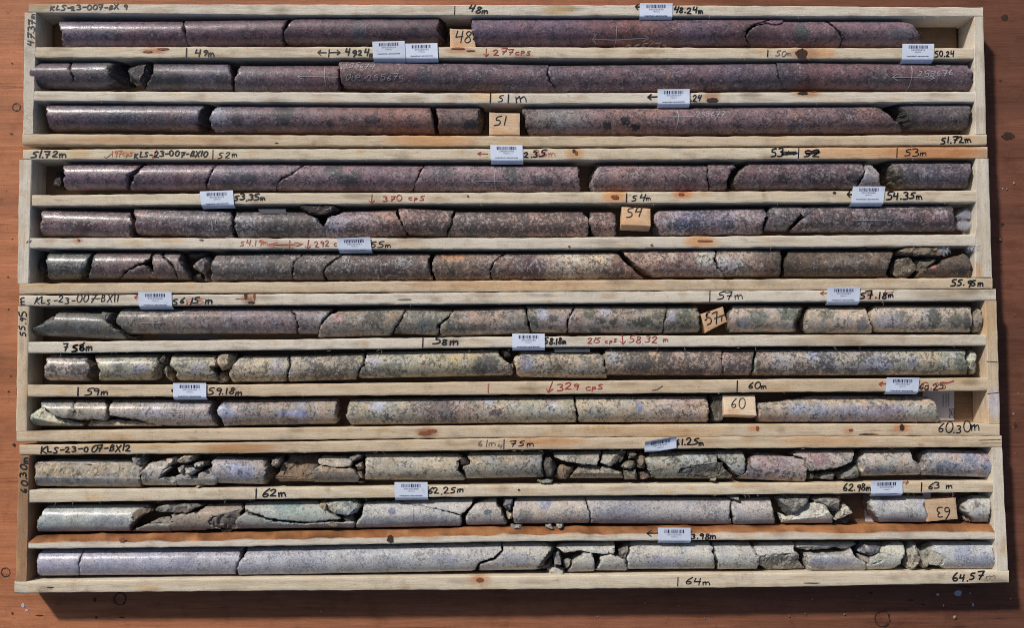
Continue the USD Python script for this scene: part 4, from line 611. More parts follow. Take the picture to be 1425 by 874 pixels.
    chip = np.clip(meshkit.fbm(v * 150, 3, sd + 4) - .46, 0, 1) * .012 * rough + .0006
    k = np.where(edge, np.maximum(1 - chip / np.maximum(r, 1e-6), .6), 1)
    k = np.where(inner & (r > R - .0008), (R - .0008) / np.maximum(r, 1e-6), k)
    bump_ = (meshkit.fbm(v * np.array([50, 90, 90]), 3, sd + 6) - .5) * .0009 * rough
    k = np.where(cyv & ~edge, 1 + bump_ / R, k)
    v = o + np.outer(sx, ax) + np.outer(y * k, nrm) + np.outer(z * k, zz)
    v[:, 2] = np.maximum(v[:, 2], FLOOR + .0001)
    t2, g2 = rock_attr(row, v, sd, cc if cc is not None else c)
    t, g = rock_attr(row, v, sd, c); ptc, pts_ = PT['p'], PT['s'].copy(); pts_[cut] *= .5
    t[cut] = (t2 * (cd if cc is None else 1.0))[cut]; g[cut] = g2[cut] * np.array([.7, .6, .1])
    t = t * .98
    surf = lambda X, Y: o[2] + np.sqrt(np.maximum(R * R - ((X - o[0]) * nrm[0] + (Y - o[1]) * nrm[1]) ** 2, 1e-8))
    mesh = trimesh.Trimesh(v, f, process=False)
    ITEMS.append(dict(kind='core', row=row, desc=desc, mesh=mesh, t=t, g=g, pt=ptc, ps=pts_, look=look or (CORE_FINE if row >= 11 else CORE_CREAM if row >= 7 else CORE_PURPLE if row <= 4 else CORE), x=pix(mesh.bounds.mean(0)[None])[0, 0], surf=surf, chalk=chalk, org=(mesh.bounds.mean(0) * [1, 1, 0] + [0, 0, mesh.bounds[0, 2]])))
def C(row, T, L, R, desc, **k):
    if 'rad' in k: k['R'] = k.pop('rad')
    core(row, T, None, desc, L=L, Rr=R, **k)
def P(row, T, poly, desc, **k):
    if 'rad' in k: k['R'] = k.pop('rad')
    core(row, T, poly, desc, **k)
def rock(row, poly, desc, h=.030, z0=None, c=None, gr=(.4, .3, .15), dull=.85, top=.55, rough=1.0, look=None, lean=(0, 0)):
    """broken stone: an outline with height, faceted"""
    sd = len(ITEMS) * 5 + 11; r = np.random.default_rng(sd)
    z0 = FLOOR if z0 is None else z0
    if row >= 10 and .015 < h < .041: h = min(h + .009, .044)
    pts = np.array([at(*t, z0 + h * .55)[:2] for t in toks(poly)]); ctr = pts.mean(0)
    P_ = []
    for a, b in zip(pts, np.roll(pts, -1, 0)):
        for w in (0, .5):
            q = a * (1 - w) + b * w
            P_.append([*q, z0 + h * (.55 + r.uniform(-.18, .18))])
            P_.append([*(ctr + (q - ctr) * r.uniform(.82, .95)), z0 + h * r.uniform(.12, .3)])
            tq = ctr + (q - ctr) * r.uniform(top - .15, top + .2) + np.array(lean) * h
            P_.append([*tq, z0 + h * r.uniform(.82, 1.0)])
            P_.append([*(ctr + (q - ctr) * r.uniform(.6, .85)), z0])
    b = m3.Manifold.hull_points(np.array(P_).tolist()).refine_to_length(.0034)
    v, f = meshkit.arrays(b)[:2]
    N = np.stack([meshkit.fbm(v * 150 + k * 31, 4, sd + k) - .5 for k in range(3)], 1)
    N2 = np.stack([meshkit.fbm(v * 420 + k * 17, 2, sd + k + 9) - .5 for k in range(3)], 1)
    v = v + (N * .0065 + N2 * .0026) * rough * min(1, h / .02)
    v[:, 2] = np.maximum(v[:, 2], z0 + .0001)
    t, g = rock_attr(row, v, sd, c, dull, gr)
    mesh = trimesh.Trimesh(v, f, process=False)
    ITEMS.append(dict(kind='rock', row=row, desc=desc, mesh=mesh, t=t, g=g, pt=PT['p'], ps=PT['s'], look=look or CORE_CREAM, x=pix(mesh.bounds.mean(0)[None])[0, 0], surf=None, chalk=None, org=(mesh.bounds.mean(0) * [1, 1, 0] + [0, 0, mesh.bounds[0, 2]])))

# chalk: list of ('t', text, x0, y0, x1, y1, height px) or ('l', [[(x, y), ...], ...]) in photo pixels
def T_(s, x0, y0, x1, y1, h): return ('t', s, x0, y0, x1, y1, h)
def L_(*ls): return ('l', ls)
# ---- row 1
Y0 = 0
C(1, 'A 330,122 A 1030,121', 'A 325,122 340,180 352,262', 'A 1005,122 1020,200 1030,258', 'long wet purplish-grey core with slanting grey broken end', tl=14, cc=(124, 108, 96), rad=.0211)
C(1, 'A 1018,119 B 175,110', 'A 1018,118 1028,190 1042,258', 'B 178,108 158,140 150,165 150,200 168,255', 'dark purple core with even glossy surface')
C(1, 'B 215,103 B 1045,104', 'B 222,103 175,140 160,190 182,258', 'B 1018,105 1010,140 1015,200 1012,258', 'long purple-brown core with dark speckled patch', tr=14, cc=(66, 50, 46))
C(1, 'B 1195,108 C 1390,106', 'B 1195,110 1198,170 1205,215 1226,258', 'C 1425,106 1345,130 1300,165 1292,205 1310,258', 'longest purple core, pencil arrow drawn across it', rad=.0216,
  chalk=[L_([(858, 38), (857, 62)], [(825, 53), (857, 54), (900, 52)], [(830, 48), (825, 53), (830, 57)], [(897, 49), (903, 52), (896, 55)]), T_('255673', 871, 62, 930, 62, 5)])
P(1, 'C 1395,106 D 85,106', 'C 1352,134 1430,108 D 100,104 90,122 60,128 0,124', 'thin purple sliver lying along the back wall', rad=.0216, c=(116, 92, 100))
C(1, 'C 1395,119 D 340,119', 'C 1440,120 1360,138 1308,172 1299,208 1318,258', 'D 340,120 378,150 408,188 424,212 400,258', 'mottled reddish core with dark blue-grey band', rad=.0207)
C(1, 'D 352,117 D 770,117', 'D 352,118 388,150 418,188 434,212 410,258', 'D 765,118 812,133 842,165 850,205 845,258', 'smooth pinkish core ending in rounded bluish tip', rad=.0205)
# ---- row 2
C(2, 'A 185,350 A 380,350', 'A 196,350 174,370 164,405 180,460 205,492', 'A 382,352 402,430 414,492', 'rounded dull grey-purple core resting on the left end board', rad=.0200, zup=.004, rough=.6)
C(2, 'A 388,347 A 630,344', 'A 388,350 408,430 420,495', 'A 622,345 596,390 606,420 640,455 652,492', 'bluish wet core with dark rough slanting break', tr=32, cc=(62, 58, 54))
rock(2, 'A 715,382 790,352 848,350 842,385 812,428 800,490 722,452 706,412', 'dark wedge with olive face beside the dark break', h=.036, c=(92, 86, 80), gr=(.5, .2, .2))
C(2, 'A 845,352 A 1272,356', 'A 845,352 846,390 822,440 806,495', 'A 1268,355 1274,420 1284,495', 'bluish and pink mottled core with oblique left end')
C(2, 'A 1320,366 B 470,364', 'A 1320,368 1304,400 1296,430 1291,495', 'B 470,365 455,400 452,430 456,495', 'purplish core with pencilled arrow left of centre', chalk=[L_([(452, 93), (453, 118)], [(416, 107), (470, 108)], [(421, 104), (415, 107), (420, 110)])])
C(2, 'B 465,337 C 210,362', 'B 466,340 466,400 478,460 498,512', 'C 210,368 206,410 220,460 252,512', 'long reddish core carrying two lines of pencilled numbers', rad=.0222,
  chalk=[T_('255674', 479, 96, 520, 96, 8), T_('DUP 255675', 481, 112, 562, 112, 7)])
C(2, 'C 213,365 D 60,350', 'C 214,368 211,410 224,460 256,512', 'D 60,350 66,420 80,498', 'long dark-speckled purple core with straight right end', rad=.0215)
C(2, 'D 60,342 D 1110,359', 'D 62,345 70,420 85,498', 'D 1112,362 1136,385 1144,430 1134,495', 'long purplish core with pencilled arrow and six-digit number', rad=.0214,
  chalk=[L_([(1268, 92), (1267, 123)], [(1241, 108), (1299, 109)], [(1247, 104), (1241, 108), (1249, 112)], [(1293, 106), (1300, 109), (1292, 112)]), T_('255676', 1276, 107, 1324, 106, 8)])
# ---- row 3
Y0 = 120
C(3, 'A 262,101 A 1160,104', 'A 264,102 258,130 262,180 288,245 312,268', 'A 1140,105 1100,140 1095,190 1105,268', 'wet core with dark blue-black patch and glossy ridge', tr=22, cc=(60, 54, 54))
C(3, 'A 1195,108 B 962,116', 'A 1205,108 1165,135 1155,185 1172,240 1200,268', 'B 962,118 980,185 988,270', 'long pinkish core with pale bluish rounded left end', rad=.0216)
C(3, 'B 995,118 B 1245,118', 'B 995,120 1008,190 1016,272', 'B 1240,120 1230,180 1234,272', 'short orange-grey core with black spots beside block 51', tr=14, cc=(88, 76, 64))
C(3, 'C 65,124 D 590,112', 'C 68,124 88,195 104,272', 'D 600,112 655,135 715,185 748,262', 'longest grey-pink core with scattered black grains and rounded end', rad=.0216,
  chalk=[L_([(942, 153), (944, 165), (941, 180)], [(920, 162), (965, 163)]), T_('255677', 968, 164, 1006, 164, 8)])
C(3, 'D 720,102 D 1130,100', 'D 722,103 785,140 798,180 790,268', 'D 1128,100 1122,180 1100,268', 'dark grey core with a black broken left face', tl=30, cc=(58, 54, 52), rad=.0211)
# ---- row 4
rock(4, 'A 318,475 352,468 358,520 355,570 305,565 300,540', 'black crumbly stub against the first purple core', h=.022, c=(56, 50, 46), gr=(.8, .1, .1))
C(4, 'A 357,428 A 785,428', 'A 357,430 356,500 362,585', 'A 780,430 740,465 705,495 694,540 698,585', 'wet purple core with bright gloss line, notched right end', rad=.0211)
C(4, 'A 800,430 A 1195,428', 'A 800,430 765,470 733,500 720,540 722,585', 'A 1198,428 1155,480 1132,540 1138,585', 'purple core with glossy streak between two slanting cracks')
C(4, 'A 1205,428 B 270,430', 'A 1204,428 1162,480 1139,540 1145,585', 'B 268,432 202,482 152,503 117,538 112,585', 'purple core with bluish cloudy middle')
C(4, 'B 274,430 B 925,437', 'B 274,432 208,485 157,508 123,542 118,585', 'B 926,438 892,500 868,585', 'purple core with cluster of dark grey spots')
C(4, 'B 932,434 C 375,440', 'B 933,438 898,500 874,585', 'C 375,440 383,500 380,585', 'pinkish core with faint pencilled arrow, flat right end', chalk=[L_([(688, 238), (689, 262)], [(657, 252), (706, 253)], [(663, 248), (656, 252), (663, 256)])])
C(4, 'C 475,436 C 1080,436', 'C 482,438 470,480 458,530 452,585', 'C 1080,438 1084,500 1088,585', 'reddish speckled core with pale slanting left break', tl=10, cc=(150, 136, 126))
C(4, 'C 1088,430 C 1240,428', 'C 1086,436 1091,500 1094,585', 'C 1238,428 1215,470 1190,520 1196,585', 'short speckled core with slanting right end')
C(4, 'C 1310,424 D 530,421', 'C 1312,424 1272,465 1242,515 1234,585', 'D 528,424 545,455 540,490 508,530 486,585', 'dark maroon core veined with white', tl=8, cc=(112, 104, 92))
C(4, 'D 545,428 D 600,428', 'D 542,428 553,460 547,498 510,545 494,590', 'D 590,436 622,475 634,520 640,590', 'short whitish quartz piece under the 54.35 m tag', c=(158, 154, 150), rad=.0208)
C(4, 'D 700,418 D 1130,416', 'D 690,420 705,460 740,500 742,590', 'D 1130,418 1137,450 1116,520 1105,590', 'dark grey core with olive-green left break', tl=20, cc=(84, 80, 68))
# ---- row 5
Y0 = 260
C(5, 'A 230,124 A 722,138', 'A 230,128 232,180 246,285', 'A 722,140 728,200 726,285', 'wet purple-grey core with long gloss line, leftmost')
C(5, 'A 738,115 A 1275,134', 'A 739,120 748,190 760,285', 'A 1274,136 1281,200 1298,285', 'dull purple-grey core, chalk-like scratch near right end', rad=.0216, chalk=[L_([(296, 308), (297, 330)], [(303, 300), (301, 312)])])
C(5, 'A 1300,136 B 270,138', 'A 1302,138 1291,190 1300,240 1322,285', 'B 262,136 330,170 382,225 396,285', 'greenish-black and white mottled core under the paper strip', rad=.0211)
rock(5, 'B 245,125 330,97 455,100 470,130 440,158 392,162 340,166', 'flat dark brown shard tucked behind the mottled core', h=.040, c=(66, 52, 50), gr=(.3, .2, .2), top=.8)
C(5, 'B 480,138 B 778,128', 'B 480,138 448,158 402,164 388,205 398,285', 'B 776,130 798,190 828,248 850,285', 'bluish and orange core with notched upper left corner', rad=.0211)
C(5, 'B 792,114 B 1095,130', 'B 790,118 800,180 832,240 862,285', 'B 1096,132 1078,200 1046,285', 'short brown core sitting slightly proud', rad=.0216, zup=.001)
C(5, 'B 1102,138 C 405,138', 'B 1104,140 1088,200 1056,285', 'C 402,140 424,170 430,220 424,285', 'brown-grey core densely peppered with black grains', rad=.0207)
C(5, 'C 440,138 C 575,138', 'C 440,142 434,190 452,240 464,285', 'C 570,138 582,190 578,285', 'very short peppered core left of block 54', tr=8, rad=.0205, cc=(84, 78, 74))
C(5, 'C 810,130 C 1400,119', 'C 815,130 792,160 798,200 830,285', 'C 1400,122 1410,150 1394,200 1388,285', 'blue-tinged core to the right of block 54', rad=.0207)
rock(5, 'C 782,228 812,218 826,240 824,272 790,274', 'small pale crumb at the foot of block 54', h=.022, c=(170, 160, 150))
C(5, 'D 42,104 D 205,106', 'D 42,106 18,130 14,190 0,215 -8,285', 'D 206,108 200,148 158,190 146,212 90,285', 'short dark grey core with slanting right end', rad=.0205)
P(5, 'D 205,106 D 290,104', 'D 207,113 290,102 268,132 236,152 212,166 196,146', 'small grey wedge bridging the slanting break', rad=.0205, c=(118, 112, 112))
C(5, 'D 290,106 D 1020,100', 'D 292,106 208,178 138,238 112,285', 'D 1018,103 1040,150 1045,190 1058,285', 'long coarse blue-pink speckled core beside the pale lint', rad=.0209, look=CORE_COARSE, chalk=[L_([(1185, 307), (1240, 307)], [(1212, 310), (1210, 320)])])
# ---- row 6
rock(6, 'A 210,425 255,378 264,500 238,488', 'dark rubble stub against the left end board', h=.026, c=(74, 70, 68))
C(6, 'A 260,362 A 520,362', 'A 260,374 260,440 280,520', 'A 518,362 478,430 434,520', 'wet dark green-grey core with bright gloss streak')
P(6, 'A 540,360 A 840,360', 'A 542,340 845,340 838,362 828,398 742,440 684,468 628,525 484,525 510,430', 'wet maroon core above the diagonal crack')
P(6, 'A 540,360 A 840,360', 'A 640,530 694,474 764,436 802,430 836,470 862,486 866,530', 'triangular maroon piece below the diagonal crack')
P(6, 'A 870,362 A 1000,364', 'A 868,350 890,368 905,388 940,430 966,470 982,530 880,530 860,490 840,450 838,392', 'short dark grey core left of a curved crack')
P(6, 'A 870,362 A 1000,364', 'A 896,350 1002,350 992,412 1022,460 1062,530 988,530 971,470 946,430 912,386', 'small dark grey piece right of a curved crack')
rock(6, 'A 1045,370 1160,365 1152,392 1085,402 1040,392', 'dark flake lying behind the pale lump', h=.034, c=(74, 68, 66))
rock(6, 'A 1085,408 1130,390 1162,382 1176,420 1142,450 1130,490 1106,470 1070,440', 'pale grey jagged lump', h=.034, c=(136, 130, 130))
rock(6, 'A 1062,490 1102,475 1130,520 1062,520', 'dark chip in front of the pale lump', h=.020, c=(78, 72, 70))
rock(6, 'A 1130,470 1166,450 1166,515 1128,518', 'brownish chip beside the long dull grey core', h=.022, c=(104, 96, 92))
C(6, 'A 1195,372 B 270,367', 'A 1198,376 1168,415 1170,480 1166,525', 'B 270,368 216,410 205,460 210,525', 'long dull grey core with fine pale specks')
C(6, 'B 276,367 B 485,370', 'B 276,368 222,412 212,460 216,525', 'B 485,370 424,408 384,440 374,470 390,525', 'short brown-grey core with pencilled digits', chalk=[T_('2556', 426, 364, 452, 364, 7)])
C(6, 'B 500,367 B 965,368', 'B 502,368 434,410 394,442 380,470 402,525', 'B 964,370 956,420 966,480 984,525', 'long brown-grey core with pale smears and pencilled digits', chalk=[T_('81', 473, 366, 486, 366, 8)])
C(6, 'B 990,370 B 1370,366', 'B 992,372 974,420 986,480 1000,525', 'B 1368,368 1312,420 1288,470 1302,525', 'brown core with rusty orange upper edge')
C(6, 'B 1376,366 C 570,362', 'B 1375,368 1318,420 1294,470 1308,525', 'C 572,362 656,440 742,520', 'maroon and cream core with long slanting right end')
C(6, 'C 605,350 C 1130,348', 'C 606,350 688,430 776,482 800,520', 'C 1128,350 1124,400 1138,450 1206,515', 'reddish-brown and cream core between two cracks', rad=.0216)
C(6, 'C 1140,346 D 85,348', 'C 1138,348 1134,400 1150,450 1214,515', 'D 80,350 88,420 78,520', 'cream-blotched core darkening to brown')
C(6, 'D 130,352 D 705,352', 'D 126,354 108,420 96,520', 'D 704,354 686,420 668,460 672,520', 'long dull brown core with whitish flecks', rad=.0210)
rock(6, 'D 480,338 550,332 546,352 476,354', 'brown splinter behind the dull brown core', h=.040, c=(92, 74, 58))
rock(6, 'D 715,358 760,338 845,336 925,348 932,384 850,382 780,372 722,378', 'pale tan slab leaning on the divider', h=.042, c=(146, 128, 104), top=.85)
rock(6, 'D 682,445 700,408 745,388 795,400 815,445 795,490 745,504 695,490', 'round disc of core lying on its side', h=.036, c=(118, 108, 90), gr=(.6, .5, .1), top=.82)
rock(6, 'D 812,410 930,392 938,420 850,464 818,464', 'grey-olive shard beside the round disc', h=.036, c=(118, 110, 98))
P(6, 'D 805,360 D 1110,362', 'D 800,515 868,460 960,428 1000,400 1092,368 1118,378 1112,520', 'brown wedge-shaped core with pinkish cut edge', rad=.0209)
# ---- row 7
Y0 = 400
P(7, 'A 335,126 A 640,140', 'A 180,222 240,190 300,155 340,128 562,118 572,180 640,238 690,268 695,310 540,310 200,285', 'dark grey core tapering to a blunt point', rad=.0208, flats=[('A 300,165', 118, 38)], cc=(96, 92, 88))
rock(7, 'A 568,138 640,132 645,150 626,205 582,200', 'grey stub behind the dark tapering core', h=.042, c=(104, 100, 98))
rock(7, 'A 695,266 790,266 742,290 686,286', 'flat dark chip in front of the notched core', h=.016, c=(92, 86, 84))
C(7, 'A 700,114 B 180,113', 'A 700,112 645,150 638,190 676,235 745,285', 'B 180,114 222,150 231,200 226,285', 'long pinkish-grey core with notched left end', rad=.0203, chalk=[L_([(214, 434), (213, 462)], [(196, 450), (222, 450)])])
C(7, 'B 188,114 B 430,117', 'B 188,115 230,150 238,200 232,285', 'B 430,118 370,180 346,285', 'short pinkish core between a curved and an oblique crack', rad=.0203)
C(7, 'B 480,124 B 840,113', 'B 475,128 424,142 378,185 348,285', 'B 842,112 797,180 728,285', 'pale olive and pink core with oblique ends')
C(7, 'B 850,113 B 1085,124', 'B 850,112 806,180 736,285', 'B 1088,126 1062,160 1003,212 1006,285', 'grey-olive core with stepped right crack', rad=.0207)
C(7, 'B 1095,122 C 75,108', 'B 1096,126 1070,164 1017,212 1020,285', 'C 75,108 95,170 104,275', 'mottled orange and olive core with small cracks', rad=.0209)
C(7, 'C 86,102 C 350,106', 'C 86,102 106,180 114,275', 'C 350,106 316,180 304,275', 'short white, pink and dark green mottled core', rad=.0209)
C(7, 'C 356,104 C 860,106', 'C 356,106 323,180 311,275', 'C 860,108 850,170 832,275', 'pink core with olive spots and white blotches', rad=.0209)
C(7, 'C 866,106 C 1030,102', 'C 866,108 856,175 840,275', 'C 1028,102 1040,150 1034,275', 'short green-grey core left of the tilted block 57', rad=.0209)
C(7, 'C 1218,101 D 215,103', 'C 1220,101 1204,150 1200,215 1212,275', 'D 212,103 188,145 158,190 160,275', 'pale pink core with greenish patches right of block 57', rad=.0207, tr=22, cc=(120, 106, 92))
C(7, 'D 245,108 D 545,110', 'D 246,110 228,150 224,200 238,280', 'D 545,112 568,148 580,190 588,280', 'cream core with olive blotches under the 57.18 m tag', rad=.0207)
C(7, 'D 605,102 D 1125,104', 'D 607,104 580,140 582,190 606,240 640,275', 'D 1124,106 1138,150 1130,220 1130,275', 'cream and lavender core with black clusters', rad=.0207, cc=(170, 156, 134))
C(7, 'D 1145,112 D 1180,112', 'D 1146,112 1147,180 1138,270', 'D 1178,114 1198,155 1194,205 1168,260', 'short tan end piece at the right end board', rad=.0195, c=(150, 134, 118))
# ---- row 8
C(8, 'A 280,370 A 495,374', 'A 282,372 250,405 243,450 262,540', 'A 496,375 500,440 514,540', 'short pinkish-cream core with black blotches, wet', tr=26, cc=(70, 58, 50), rad=.0203)
C(8, 'A 530,372 A 885,369', 'A 534,372 527,410 550,460 552,540', 'A 884,372 866,430 850,540', 'yellowish wet core with olive veins', tr=10, rad=.0203)
rock(8, 'A 892,376 932,362 942,372 936,410 925,422 892,430', 'flat brown-grey shard standing on edge', h=.038, c=(112, 100, 86))
rock(8, 'A 930,420 948,440 958,520 935,515 905,470', 'pale tapered stone under the 59.18 m tag', h=.030, c=(168, 156, 136))
C(8, 'A 950,366 A 1200,374', 'A 950,368 940,430 972,470 985,540', 'A 1202,374 1190,430 1152,436 1176,478 1215,540', 'olive-grey core with notched right end', rad=.0205)
rock(8, 'A 1203,372 1250,358 1302,365 1312,400 1282,440 1230,460 1205,430', 'rounded cream pebble resting high between two cores', h=.040, c=(174, 158, 136), top=.6, rough=.7)
rock(8, 'A 1216,465 1256,458 1262,500 1252,526 1210,526', 'cream chip below the rounded pebble', h=.026, c=(160, 146, 126))
C(8, 'A 1325,378 B 182,377', 'A 1328,380 1288,425 1264,465 1285,545', 'B 183,378 188,430 164,545', 'cream core with pointed left end and dark spots', rad=.0203)
C(8, 'B 192,375 B 605,362', 'B 192,376 198,430 186,545', 'B 605,362 592,430 560,470 552,540', 'cream core with brownish specks between two dark cracks', rad=.0205)
C(8, 'B 615,358 B 1340,343', 'B 617,360 602,430 576,465 563,545', 'B 1340,343 1347,380 1388,408 1420,440 1400,515', 'long olive and yellow core with crumbling right end', rad=.0203)
rock(8, 'B 1350,350 1400,345 1412,380 1370,392', 'dark crumb filling the broken corner', h=.036, c=(80, 74, 64))
rock(8, 'C 0,415 18,405 24,440 10,455', 'small crumb between crumbling ends', h=.024, c=(170, 152, 130))
C(8, 'C 62,350 C 490,356', 'C 64,352 18,400 32,450 52,515', 'C 490,356 520,395 512,440 538,515', 'cream core with blue streak and tan spot', rad=.0205)
C(8, 'C 532,338 C 1160,342', 'C 534,340 512,370 526,410 520,510', 'C 1160,344 1162,420 1164,510', 'long orange-cream core peppered with black', rad=.0205, zup=.0005)
C(8, 'C 1168,343 C 1340,342', 'C 1166,345 1168,420 1170,510', 'C 1340,344 1335,410 1312,510', 'short pinkish core with black grains', rad=.0203)
C(8, 'C 1354,342 D 1110,338', 'C 1355,344 1350,410 1326,515', 'D 1098,340 1100,380 1112,420 1106,510', 'long lavender-white core with black clusters', rad=.0205, tr=10, cc=(150, 158, 146))
C(8, 'D 1122,346 D 1155,346', 'D 1122,350 1118,400 1126,440 1122,505', 'D 1150,348 1157,400 1144,500', 'small pale green-white end piece', rad=.0190, c=(176, 174, 160))
# ---- row 9
Y0 = 540
P(9, 'A 240,63 A 420,64', 'A 236,50 421,50 421,172 350,166 282,146 252,112 222,106', 'grey piece resting over a pale sliver', rad=.0203)
P(9, 'A 178,64 A 440,66', 'A 170,145 218,104 250,135 330,176 440,194 442,240 230,240 176,200', 'pale greenish wedge with fresh white broken face', rad=.0203, c=(150, 156, 144), flats=[('A 300,190', 60, 30)], cc=(188, 186, 168))
P(9, 'A 240,63 A 590,64', 'A 427,50 574,50 590,112 584,150 578,180 500,176 427,176', 'short tan piece right of a straight crack', rad=.0203)
P(9, 'A 480,66 A 910,66', 'A 480,182 640,180 800,193 912,212 800,240 484,240', 'long thin cream sliver along the divider', rad=.0203, c=(172, 160, 140), flats=[('A 640,205', 90, 35)], cc=(190, 180, 156))
P(9, 'A 630,63 A 1175,66', 'A 632,50 1180,50 1168,90 1148,125 1168,170 1215,235 920,235 905,208 800,188 700,166 606,156 604,105', 'lavender-grey core above the thin sliver, pencilled tick', rad=.0203, chalk=[L_([(257, 566), (256, 588)], [(228, 574), (268, 573)])])
C(9, 'A 1245,66 B 460,55', 'A 1246,66 1200,105 1190,135 1225,180 1238,240', 'B 458,57 448,110 438,140 456,175 424,225', 'blue and tan mottled core with pointed left end', rad=.0201)
C(9, 'B 530,60 C 350,46', 'B 530,62 507,105 510,170 540,235', 'C 350,48 354,100 370,220', 'long cream core with dark maroon cloud', rad=.0203)
C(9, 'C 362,46 C 1075,46', 'C 360,48 365,100 382,220', 'C 1075,48 1094,90 1090,140 1084,215', 'cream core with pale blue spots left of block 60', rad=.0203)
rock(9, 'C 1100,38 1160,38 1164,180 1095,188', 'dark grey stub standing left of block 60', h=.032, c=(92, 84, 74), top=.75)
P(9, 'C 1385,44 D 880,46', 'C 1378,84 D 0,86 100,72 200,58 300,40 880,36 936,82 940,130 962,205 500,215 C 1362,215 1372,110', 'lavender core with its upper left side broken away', rad=.0203, flats=[('D 60,92', 90, 50)], cc=(164, 148, 132), chalk=[L_([(1256, 561), (1259, 572), (1254, 586)])])
# ---- row 10
P(10, 'A 195,390 A 780,396', 'A 196,410 400,375 780,380 784,430 788,575 210,575 192,470', 'split core showing a flat rough tan face', rad=.0210, flats=[('A 480,490', 90, 18)], cc=(154, 140, 116), cd=1)
rock(10, 'A 742,376 800,372 812,418 782,430 752,402', 'grey crumb wedged behind two core pieces', h=.040, c=(140, 136, 130))
P(10, 'A 790,388 A 1190,388', 'A 782,462 828,412 930,384 932,440 872,500 970,492 976,560 798,560', 'pale grey broken lump with smooth rounded side', rad=.0208, c=(158, 152, 144), flats=[('A 890,470', -10, 22)])
P(10, 'A 790,388 A 1190,388', 'A 970,482 1022,470 1062,490 1150,442 1196,500 1192,545 980,560', 'lower pale lump below a heap of pebbles', rad=.0208, c=(152, 146, 138), flats=[('A 1080,500', 90, 30)])
for pl, ds, hh in (('A 928,386 980,380 985,408 946,425', 'grey pebble, leftmost of the pebble heap', .050), ('A 992,392 1022,370 1086,368 1080,398 1002,414', 'tan pebble at the back of the pebble heap', .053), ('A 1076,410 1140,402 1140,430 1090,436', 'pale pebble on the right of the pebble heap', .050), ('A 1032,432 1080,426 1110,450 1080,474 1036,474', 'cream pebble in front of the pebble heap', .050), ('A 996,430 1030,426 1024,468 1002,464', 'small dark pebble in the pebble heap', .038), ('A 1096,536 1120,536 1114,548 1100,548', 'tiny pale crumb on the divider edge', .043)):
    rock(10, pl, ds, h=hh, c=(166, 158, 146) if 'tan' not in ds else (170, 152, 128), dull=1.0)
C(10, 'A 1185,376 B 85,384', 'A 1190,378 1164,410 1166,450 1200,520', 'B 72,386 56,420 60,470 58,560', 'blue-lavender core leaning down to the right', rad=.0206, tr=16, cc=(94, 84, 74))
rock(10, 'B 95,392 150,376 155,410 116,440 92,424', 'grey stone behind the blue-lavender core', h=.040, c=(148, 140, 130))
P(10, 'B 130,366 B 345,366', 'B 124,465 160,410 200,374 330,366 346,400 318,460 328,550 136,550', 'rough brown broken chunk', rad=.0208, c=(122, 104, 84), flats=[('B 230,500', 80, 25)], cc=(120, 98, 74), rough=1.6)
P(10, 'B 340,368 B 560,372', 'B 345,402 372,372 510,376 532,402 525,434 440,436 352,418', 'pale upper piece of a lengthwise split', rad=.0206, c=(160, 148, 132), rough=.8)
P(10, 'B 320,372 B 570,372', 'B 318,455 352,426 440,444 540,442 572,490 562,545 328,545', 'grey lower piece of a lengthwise split', rad=.0206, c=(128, 118, 106), flats=[('B 440,460', 90, 22)], cc=(158, 140, 116))
for pl, ds, hh in (('B 520,386 560,360 600,364 590,390 542,400', 'dark crumb left of the flat-ended tan core', .038), ('B 556,416 600,402 605,440 572,450', 'brown stone left of the flat-ended tan core', .036), ('B 562,456 600,450 606,500 582,490', 'grey chip left of the flat-ended tan core', .030), ('B 570,498 605,505 600,525 570,522', 'dark crumb in front of the flat-ended tan core', .018)):
    rock(10, pl, ds, h=hh, c=(126, 112, 98))
C(10, 'B 608,360 B 1120,362', 'B 608,362 608,440 608,545', 'B 1122,362 1150,372 1116,402 1122,430 1110,460 1150,492 1150,540', 'tan core with flat left end, cracked right end', rad=.0203)
rock(10, 'B 1120,376 1180,368 1186,425 1126,432', 'dark stone filling the gap between tan cores', h=.026, c=(78, 68, 58))
P(10, 'B 1185,353 C 180,346', 'B 1186,340 C 184,340 176,380 168,420 186,480 196,540 B 1170,540 1160,480 1140,436 1186,430 1186,400 1168,380', 'tan core with dark slanting broken right face', rad=.0203)
rock(10, 'C 172,410 200,368 240,400 252,440 225,490 186,480', 'dark stone against the slanting broken face', h=.036, c=(86, 78, 70))
P(10, 'C 230,352 C 620,344', 'C 228,352 270,330 498,330 490,396 478,430 400,420 292,402 258,385', 'greenish-tan upper slab with orange spot', rad=.0208)
P(10, 'C 230,352 C 640,344', 'C 512,352 598,332 640,350 622,408 560,432 498,420', 'pale slab with dark right face', rad=.0208, c=(154, 152, 138), flats=[('C 570,385', 10, 25)], cc=(96, 92, 84))
P(10, 'C 330,350 C 620,350', 'C 328,492 388,430 560,442 614,470 622,505 615,545 380,545 334,530', 'brown-grey lower slab with pointed left end', rad=.0206, c=(132, 120, 104), flats=[('C 470,470', 90, 30)], cc=(146, 134, 114))
